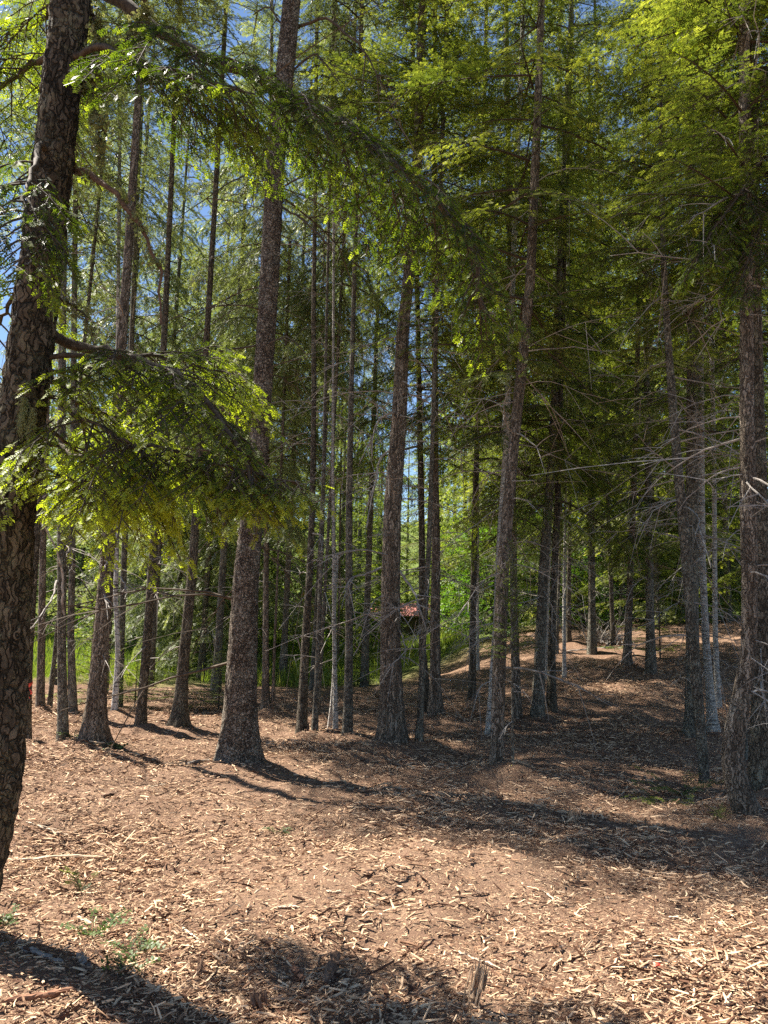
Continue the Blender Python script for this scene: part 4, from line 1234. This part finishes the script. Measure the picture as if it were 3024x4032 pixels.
PIECES = [
 ('stick', 'longest pale stick, lying flat beside the near fir trunk', 'stick', (12, 3370), (434, 3345), 11, W_PALE),
 ('stick', 'short pale stick uphill of the longest pale one', 'stick', (100, 3260), (277, 3276), 9, W_PALE),
 ('bark_slab', 'dark slab of bark propped up on edge in the open mulch', 'bark', (398, 3152), (476, 3124), 22, W_BROWN),
 ('wood_slab', 'pale flat slab beyond the propped dark bark', 'wood scrap', (548, 3104), (651, 3101), 10, W_PALE),
 ('stick', 'tan stick pointing past the propped dark bark', 'stick', (458, 3161), (536, 3149), 8, W_TAN),
 ('stick', 'dark thin stick beside the knotted root stub', 'stick', (494, 3430), (640, 3405), 7, W_BROWN),
 ('wood_slab', 'short pale slab below the dark thin stick', 'wood scrap', (585, 3448), (663, 3442), 9, W_PALE),
 ('wood_slab', 'creamy slab lying at a slant near the dark forked twig', 'wood scrap', (301, 3614), (371, 3647), 16, W_PALE),
 ('twig', 'long dark twig lying under the creamy slanted slab', 'twig', (253, 3671), (458, 3647), 6, W_BROWN),
 ('stick', 'bent tan stick running downhill from the dark twig', 'stick', (331, 3677), (446, 3785), 12, W_TAN),
 ('branch_piece', 'grey brown branch piece entering at the photo edge below the weeds', 'branch', (-20, 3785), (157, 3740), 16, W_GREY),
 ('branch_piece', 'smooth grey branch lying half in shade', 'branch', (66, 3791), (253, 3852), 18, W_GREY),
 ('branch_piece', 'dark round branch butt at the end of the smooth grey branch', 'branch', (313, 3864), (386, 3888), 20, W_BROWN),
 ('log', 'reddish brown rotten log in the shaded corner', 'log', (10, 3985), (301, 3972), 26, W_RED),
 ('stick', 'pale splintered stick above the brown splintered stump', 'stick', (711, 3698), (802, 3767), 10, W_PALE),
 ('wood_slab', 'orange pale splinter of wood at the bottom of the photo', 'wood scrap', (940, 3960), (980, 4026), 32, W_TAN),
 ('stick', 'pale stick straight beyond the longest pale one', 'stick', (395, 3309), (530, 3306), 7, W_PALE),
 ('stick', 'dark stick on the raked soil near the fir trunk', 'stick', (138, 3568), (210, 3526), 9, W_BROWN),
 ('wood_slab', 'long light brown slab in the middle of the mulch', 'wood scrap', (1289, 3418), (1440, 3380), 14, W_TAN),
 ('stick', 'whitish stick in the middle foreground beside a curved twig', 'stick', (1084, 3614), (1181, 3617), 9, W_PALE),
 ('twig', 'curved tan twig beside the whitish stick', 'twig', (1205, 3635), (1362, 3632), 7, W_TAN),
 ('log', 'short thick brown log chunk beside the rounded shadow', 'log', (1320, 3800), (1278, 3924), 44, W_BROWN),
 ('stick', 'long pale stick crossing the edge of the rounded shadow', 'stick', (1790, 3743), (2010, 3826), 10, W_PALE),
 ('stick', 'stubby pale stick tilted up in the open mulch', 'stick', (1657, 3394), (1693, 3356), 9, W_PALE),
 ('stick', 'short brown stick uphill of the long dark flat one', 'stick', (1856, 3556), (1928, 3541), 9, W_BROWN),
 ('stick', 'long dark flat stick in the open mulch', 'stick', (1826, 3581), (1958, 3602), 9, W_BROWN),
 ('stick', 'pale stubby stick uphill of the curved tan twig', 'stick', (1283, 3566), (1344, 3571), 9, W_PALE),
 ('wood_block', 'brown squarish wood block inside the rounded shadow', 'wood scrap', (1428, 3996), (1446, 3940), 24, W_BROWN),
 ('wood_block', 'ragged brown chunk left of the thick log chunk', 'wood scrap', (1155, 3836), (1199, 3906), 26, W_RED),
 ('wood_slab', 'bright white flake of wood with a tapered end', 'wood scrap', (2633, 3605), (2740, 3628), 12, W_PALE),
 ('stick', 'pale straight stick pointing downhill past the red scrap', 'stick', (2645, 3725), (2796, 3816), 10, W_PALE),
 ('stick', 'brown stick leaning up the small mulch heap', 'stick', (2193, 3773), (2374, 3709), 9, W_TAN),
 ('wood_slab', 'white blunt chip nearest the bottom corner', 'wood scrap', (2874, 3972), (2940, 4003), 17, W_PALE),
 ('twig', 'crooked tan twig beside the small mulch heap', 'twig', (2283, 3683), (2325, 3810), 8, W_TAN),
 ('stick', 'dark flat stick just below the pale shredded slab', 'stick', (2247, 3902), (2362, 3900), 9, W_BROWN),
 ('stick', 'thin pale stick above the small mulch heap', 'stick', (2139, 3532), (2205, 3575), 8, W_PALE),
 ('stick', 'pale stick on the sunlit mulch beneath the crooked trunk', 'stick', (2416, 3379), (2450, 3399), 10, W_PALE),
 ('twig', 'dark twig lying alone beneath the crooked trunk', 'twig', (2690, 3360), (2708, 3400), 9, W_BROWN),
 ('stick', 'long weathered branch leaning on the foot of the big scaly fir', 'branch', (725, 3050), (832, 2992), 14, W_GREY),
 ('twig', 'hooked twig lying before the big scaly fir', 'twig', (905, 3040), (935, 3078), 6, W_TAN),
 ('stick', 'pale stick lying by the foot of the broad cedar', 'stick', (520, 2945), (565, 2972), 6, W_GREY),
 ('stick', 'fallen grey branch lying by the foot of the dark flared trunk', 'branch', (480, 2790), (560, 2835), 7, W_GREY),
 ('stick', 'fallen pole lying along the crest of the slope', 'branch', (2225, 2570), (2420, 2545), 10, W_GREY),
 ('stick', 'pale fallen branch lying uphill of the fallen pole', 'branch', (2260, 2500), (2380, 2480), 8, W_GREY),
 ('log', 'old dark log lying under the low dark fir by the clearing', 'log', (1470, 2605), (1640, 2588), 24, W_RED),
]
for i, (nm, lab, cat, p0, p1, w, mt) in enumerate(PIECES):
    stick(nm, lab, cat, p0, p1, w, mt, 500 + i, flat=.45 if 'slab' in nm else (.75 if 'stick' in nm else 1.0), splint=2 if nm in ('stick', 'wood_slab') else (4 if nm in ('wood_block', 'log') else 1), bend=.02 if 'slab' in nm or nm == 'log' else .045)
UPR = [
 ('root_stub', 'knotted root stub poking out of the open mulch', 'root', (464, 3505), (474, 3446), 14, W_TAN),
 ('snag', 'dark broken snag standing upright near the weeds', 'stub', (172, 3722), (153, 3632), 11, W_BROWN),
 ('stake', 'pale split stake stuck in the shaded corner', 'stake', (320, 4020), (313, 3964), 20, W_GREY),
 ('root_stub', 'grey splintered root leaning beside the shaded weeds', 'root', (356, 3858), (303, 3752), 26, W_GREY),
 ('stump', 'brown splintered stump leaning at the edge of the shaded corner', 'stump', (758, 3880), (797, 3776), 24, W_BROWN),
 ('stump', 'tall shredded stump of frayed fibres in the rounded shadow', 'stump', (1862, 4022), (1896, 3800), 50, W_TAN),
 ('stump', 'small shredded stump beside the dark tree shadow', 'stump', (2255, 3238), (2253, 3192), 24, W_TAN),
 ('snag', 'tiny upright splinter in the open mulch', 'stub', (2282, 3470), (2266, 3425), 9, W_TAN),
 ('stump', 'chewed stump with loose fibres beside the thick log chunk', 'stump', (1040, 4000), (1010, 3900), 44, W_BROWN),
 ('snag', 'slim dark snag standing at the foot of the tight clump', 'stub', (1213, 2895), (1216, 2845), 8, W_BROWN),
]
for i, (nm, lab, cat, p0, p1, w, mt) in enumerate(UPR):
    stick(nm, lab, cat, p0, p1, w, mt, 600 + i, upright=True, splint=34 if nm == 'stump' else 4, bend=.06)

def scrap(name, label, px, py, s, mat):
    p, t = on_ground(px, py)
    rng = np.random.default_rng(px)
    g = Geo()
    u = np.linspace(-1, 1, 5)
    L0 = np.stack([u * s, .25 * s * np.sin(u * 2), .2 * s + .25 * s * np.cos(u * 2.4)], -1)
    V = np.concatenate([L0, L0 + np.array([0.1 * s, .7 * s, .25 * s])])
    g.add(V, np.array([[i, i + 1, 6 + i, 5 + i] for i in range(4)]))
    o = link(name, g.mesh(name, [mat]), None, p + Vector((0, 0, .015)))
    tag(o, label, 'litter')
M_RIB = bpy.data.materials["red_ribbon"]
scrap('plastic_scrap', 'bright red plastic scrap lying on the mulch', 2590, 3804, .022, M_RIB)
scrap('plastic_scrap', 'small dull red plastic bit up the slope from the brightest scrap', 2230, 3660, .012, plain("dull_red", (.38, .08, .05), .6, .2))

# ------------------------------------------------------------------ small plants
def herb(name, label, px, py, h, n, mat, templ, seed, spread=.5, leaf=.05):
    p, t = on_ground(px, py)
    rng = np.random.default_rng(seed)
    out = Sprigs()
    g = Geo()
    for k in range(n):
        az = rng.uniform(0, 6.28)
        u = np.linspace(0, 1, 6)[:, None]
        d = np.array([math.cos(az) * spread, math.sin(az) * spread, 1.0])
        ch = d * u * h * rng.uniform(.6, 1.1) - UP * .35 * h * u ** 2.5
        ch = ch + np.array([rng.normal() * .02, rng.normal() * .02, 0])
        V, F = tube(ch, np.linspace(.0025, .001, 6), 4)
        g.add(V, F, 0, .5)
        grow(ch, [], 0, out, rng, leaf, leaf * .55, .55, .2, plane=UP + np.array([.2, -.1, 0]))
    V, F, T = sprig_geo(out.P, out.D, out.N, out.S, out.T, templ)
    root = thing(name, p, label, 'plant')
    link('stem', g.mesh('stem', [M_TWIG]), root)
    link('leaves', build_mesh('leaves', V, [F], [mat], [0], T), root)
M_WEED = needles('weed_leaves', [(.0, (.03, .06, .018)), (.5, (.065, .11, .03)), (1.0, (.13, .18, .06))], (1.2, 1.3, .5), .35)
herb('fern', 'bright green feathery seedling alone in the raked soil', 325, 3520, .16, 4, M_FIR, SPRIG_NEAR, 1, .5, .05)
herb('weed', 'leafy pale weed clump against the photo edge', 24, 3672, .11, 9, M_WEED, SPRIG_LEAF, 2, .9, .03)
herb('weed', 'low weeds growing in the sunlit edge of the shaded corner', 520, 3800, .11, 9, M_WEED, SPRIG_LEAF, 3, 1.0, .03)
herb('weed', 'dark weed in the deepest shade of the corner', 500, 3900, .10, 8, M_WEED, SPRIG_LEAF, 4, .9, .028)
herb('weed', 'trailing weed behind the bent tan stick', 360, 3720, .10, 9, M_WEED, SPRIG_LEAF, 5, 1.4, .035)
herb('weed', 'small leafy weed at the foot of the broad cedar', 462, 2975, .13, 9, M_WEED, SPRIG_LEAF, 6, .9, .045)
herb('weed', 'leafy weed beside the scaly bent-branch trunk', 285, 2955, .14, 9, M_WEED, SPRIG_LEAF, 7, .9, .045)
herb('fallen_bough', 'green fallen fir bough lying before the long leaning trunk', 2690, 3135, .24, 9, M_FIR, SPRIG_NEAR, 8, 2.2, .06)
herb('fallen_bough', 'smaller green bough lying beside the crooked trunk', 2600, 3165, .18, 7, M_FIR, SPRIG_NEAR, 9, 2.2, .06)
herb('grass_tuft', 'green grass tuft under the crooked trunk', 2830, 3258, .12, 16, M_GRASS, blades(1, .9, .05, .3), 10, .4, .05)
herb('weed', 'tiny green weed in the open mulch before the big scaly fir', 1095, 3258, .08, 9, M_WEED, SPRIG_NEAR, 11, .8, .035)

def shrub(label, px, dist, h, r, seed, n=900, leaf=.10):
    rng = np.random.default_rng(seed)
    d = ray(px, 2500)
    x = d.x * dist / d.y
    z = float(ground_base(x, dist))
    a = rng.uniform(0, 6.28, n); u = rng.uniform(0, 1, n) ** .5; hh = rng.uniform(.05, 1, n)
    lob = 1 + .3 * np.sin(a * 3 + seed) + .2 * np.sin(hh * 9 + a * 2)
    P = np.stack([np.cos(a) * u * r * lob * np.sin(np.pi * (.15 + .8 * hh)), np.sin(a) * u * r * lob, hh * h * lob], -1)
    D = np.stack([np.cos(a), np.sin(a), rng.normal(size=n) * .5], -1)
    V, F, T = sprig_geo(P, D, UP + rng.normal(size=(n, 3)) * .5, rng.uniform(.6, 1.3, n) * leaf, np.clip(rng.normal(.55, .22, n), 0, 1), SPRIG_LEAF)
    root = thing('shrub', (x, dist, z), label, 'shrub')
    g = Geo()
    for k in range(9):
        e = P[rng.integers(0, n)]
        Vv, Ff = tube(np.stack([np.zeros(3), e * .4 + UP * .2, e]), [.02, .012, .005], 5)
        g.add(Vv, Ff)
    link('stem', g.mesh('stem', [M_TWIG]), root)
    link('leaves', build_mesh('leaves', V, [F], [M_LEAF], [0], T), root)
shrub('tall bright green shrub on the crest of the sunny bank', 1950, 24, 3.2, 1.8, 1, 2600, .13)
shrub('bright green shrub standing before the cabin', 1110, 27, 1.2, .8, 2, 800, .11)
shrub('wide sunlit shrub behind the plain dark trunk', 1850, 30, 3.2, 1.4, 3, 2600, .14)
shrub('light green bush in the grass behind the birch', 430, 25, 1.3, 1.1, 4, 900, .11)
shrub('bright bush behind the tight clump of slim trunks', 1400, 27, 2.1, 1.2, 5, 1800, .12)
shrub('sunny shrub on the crest past the heap of dead branches', 2480, 25, 2.2, 1.6, 6, 1600, .13)
shrub('sunlit bush in the gap between the close pair and the crest', 2300, 23, 2.2, 1.4, 7, 1400, .12)

def grass():
    rng = np.random.default_rng(21)
    n = 42000
    y = rng.uniform(17.5, 36, n)
    x = rng.uniform(-17, 3.5, n)
    k = (y - 1.6 * x + rng.normal(size=n) * 1.2 > 20.5 + 1.5 * np.sin(x * 1.3)) & ~((np.abs(x + 4.5) < .5) & (y < 21))
    k &= x < -.4 + .13 * y
    x, y = x[k], y[k]
    n = len(x)
    P = np.stack([x, y, ground_h(x, y) - .01], -1)
    D = np.stack([rng.normal(size=n) * .35, rng.normal(size=n) * .35, np.ones(n)], -1)
    V, F, T = sprig_geo(P, D, rng.normal(size=(n, 3)), rng.uniform(.12, .34, n), np.clip(rng.normal(.45, .22, n), 0, 1), blades(1, .95, .07, .22))
    o = link('grass', build_mesh('grass', V, [F], [M_GRASS], [0], T))
    o['kind'] = 'stuff'
grass()

# heap of dead branches on the crest
def brush_heap():
    p, t = on_ground(2385, 2530)
    rng = np.random.default_rng(3)
    g = Geo()
    for k in range(46):
        a = rng.uniform(0, 6.28)
        s = np.array([math.cos(a), math.sin(a), 0]) * rng.uniform(.1, .7)
        e = np.array([rng.normal() * .5, rng.normal() * .4, rng.uniform(.2, .75)])
        ch = s + (e - s) * np.linspace(0, 1, 5)[:, None] + rng.normal(size=(5, 3)) * .03
        V, F = tube(ch, np.linspace(.018, .006, 5) * rng.uniform(.5, 1.2), 5)
        g.add(V, F, 0, rng.uniform(0, 1))
    tag(link('brush_heap', g.mesh('brush_heap', [M_DEAD]), None, p), 'heap of pale dead branches on the crest of the slope', 'brush heap')
brush_heap()

# ------------------------------------------------------------------ the two buildings in the clearing
def box(g, x0, x1, y0, y1, z0, z1, mat=0):
    V = np.array([[x, y, z] for z in (z0, z1) for y in (y0, y1) for x in (x0, x1)])
    F = np.array([[0, 2, 3, 1], [4, 5, 7, 6], [0, 1, 5, 4], [2, 6, 7, 3], [0, 4, 6, 2], [1, 3, 7, 5]])
    g.add(V, F, mat)

def cabin():
    y = 40.0
    pl = at_y(1140, 2500, y)[0]; pr = at_y(1262, 2500, y)[0]
    W = pr.x - pl.x
    cx = (pl.x + pr.x) / 2
    z0 = float(ground_base(cx, y))
    eave = at_y(1200, 2385, y)[0].z - z0
    apex = at_y(1168, 2318, y)[0].z - z0
    root = thing('cabin', (cx, y, z0), 'pale wooden cabin with steep gable glimpsed through the tight clump of trunks', 'cabin')
    wallm = wood("pale_siding", (.40, .33, .23), (.52, .44, .32), (.62, .54, .42), (1.5, 1.5, 26), bump=.3)
    trim = plain("orange_trim", (.50, .22, .08), .7, .2)
    g = Geo()
    h = W / 2
    V = np.array([[-h, 0, -.3], [h, 0, -.3], [h, 0, eave], [0, 0, apex], [-h, 0, eave], [-h, 4, -.3], [h, 4, -.3], [h, 4, eave], [0, 4, apex], [-h, 4, eave]])
    g.add(V, [[0, 1, 2, 4], [6, 5, 9, 7], [1, 6, 7, 2], [5, 0, 4, 9]])
    g.add(V, [[4, 2, 3], [7, 9, 8]])
    link('wall', g.mesh('wall', [wallm]), root)
    g = Geo()
    for s in (-1, 1):
        n = np.array([s * (apex - eave), 0, h]); n = n / np.linalg.norm(n) * .10
        A = np.array([0, -.35, apex + .02]); B = np.array([s * (h + .3), -.35, eave - .3 * (apex - eave) / h + .02])
        Q = [A, B, B + [0, 4.7, 0], A + [0, 4.7, 0]]
        V = np.array(Q + [q + n for q in Q])
        g.add(V, [[0, 1, 2, 3], [4, 7, 6, 5], [0, 4, 5, 1], [1, 5, 6, 2], [2, 6, 7, 3], [3, 7, 4, 0]])
    rf = link('roof', g.mesh('roof', [plain("grey_roofing", (.10, .10, .11), .7, .2)]), root)
    g = Geo()
    for s in (-1, 1):
        A = np.array([0, -.40, apex - .06]); B = np.array([s * (h + .3), -.40, eave - .3 * (apex - eave) / h - .06])
        dn = np.array([0, 0, -.16])
        V = np.array([A, B, B + dn, A + dn, A + [0, .04, 0], B + [0, .04, 0], B + dn + [0, .04, 0], A + dn + [0, .04, 0]])
        g.add(V, [[0, 1, 2, 3], [4, 7, 6, 5], [0, 4, 5, 1], [3, 2, 6, 7]])
    link('bargeboard', g.mesh('bargeboard', [trim]), rf)
    g = Geo()
    px = at_y(1224, 2500, y)[0].x - cx
    box(g, px - .18, px + .22, -.06, -.003, 0, 1.9)
    d = link('door', g.mesh('door', [plain("door_panel", (.55, .33, .13), .6, .2)]), root)
    g = Geo()
    box(g, -.75, -.15, -.05, -.003, 1.0, 1.7)
    w = link('window', g.mesh('window', [plain("window_frame_paint", (.6, .58, .52), .5, .1)]), root)
    g = Geo()
    box(g, -.69, -.21, -.07, -.052, 1.06, 1.64)
    link('pane', g.mesh('pane', [plain("window_glass", (.03, .04, .05), .05, .1)]), w)

def shed():
    y = 40.0
    pl = at_y(1452, 2420, y)[0]; pr = at_y(1716, 2420, y)[0]
    cx = (pl.x + pr.x) / 2
    W = pr.x - pl.x
    z0 = float(ground_base(cx, y)) - .6
    zl = at_y(1585, 2424, y)[0].z - z0
    zh = at_y(1585, 2372, y)[0].z - z0
    dep = 2.6
    root = thing('shed', (cx, y, z0), 'low shed with faded red ribbed metal roof behind the stout centre cedar', 'shed')
    g = Geo()
    box(g, -W / 2 + .2, W / 2 - .2, .2, dep * 1.6, -.3, zl - .06)
    link('wall', g.mesh('wall', [wood("dark_boards", (.06, .045, .035), (.11, .085, .065), (.17, .14, .11), (26, 2, 2), bump=.3)]), root)
    g = Geo()
    nr = int(W / .16)
    xs = np.linspace(-W / 2, W / 2, nr * 4 + 1)
    rib = np.where(np.arange(len(xs)) % 4 == 1, .04, 0.0)
    up = .12
    ridge = zl + (zh - zl) * 1.0
    rows = []
    for (yy, zz_) in ((-.1, zl), (dep, ridge + .0), (dep * 2 - .2, zl)):
        rows.append(np.stack([xs, np.full_like(xs, yy), zz_ + rib], -1))
    V = np.concatenate(rows)
    n = len(xs)
    F = [[r * n + i, r * n + i + 1, (r + 1) * n + i + 1, (r + 1) * n + i] for r in (0, 1) for i in range(n - 1)]
    g.add(V, F)
    V2 = V - np.array([0, 0, .05]); g.add(V2, [f[::-1] for f in F])
    link('roof', g.mesh('roof', [plain("faded_red_metal", (.42, .16, .14), .45, .2, 3)]), root)
cabin()
shed()
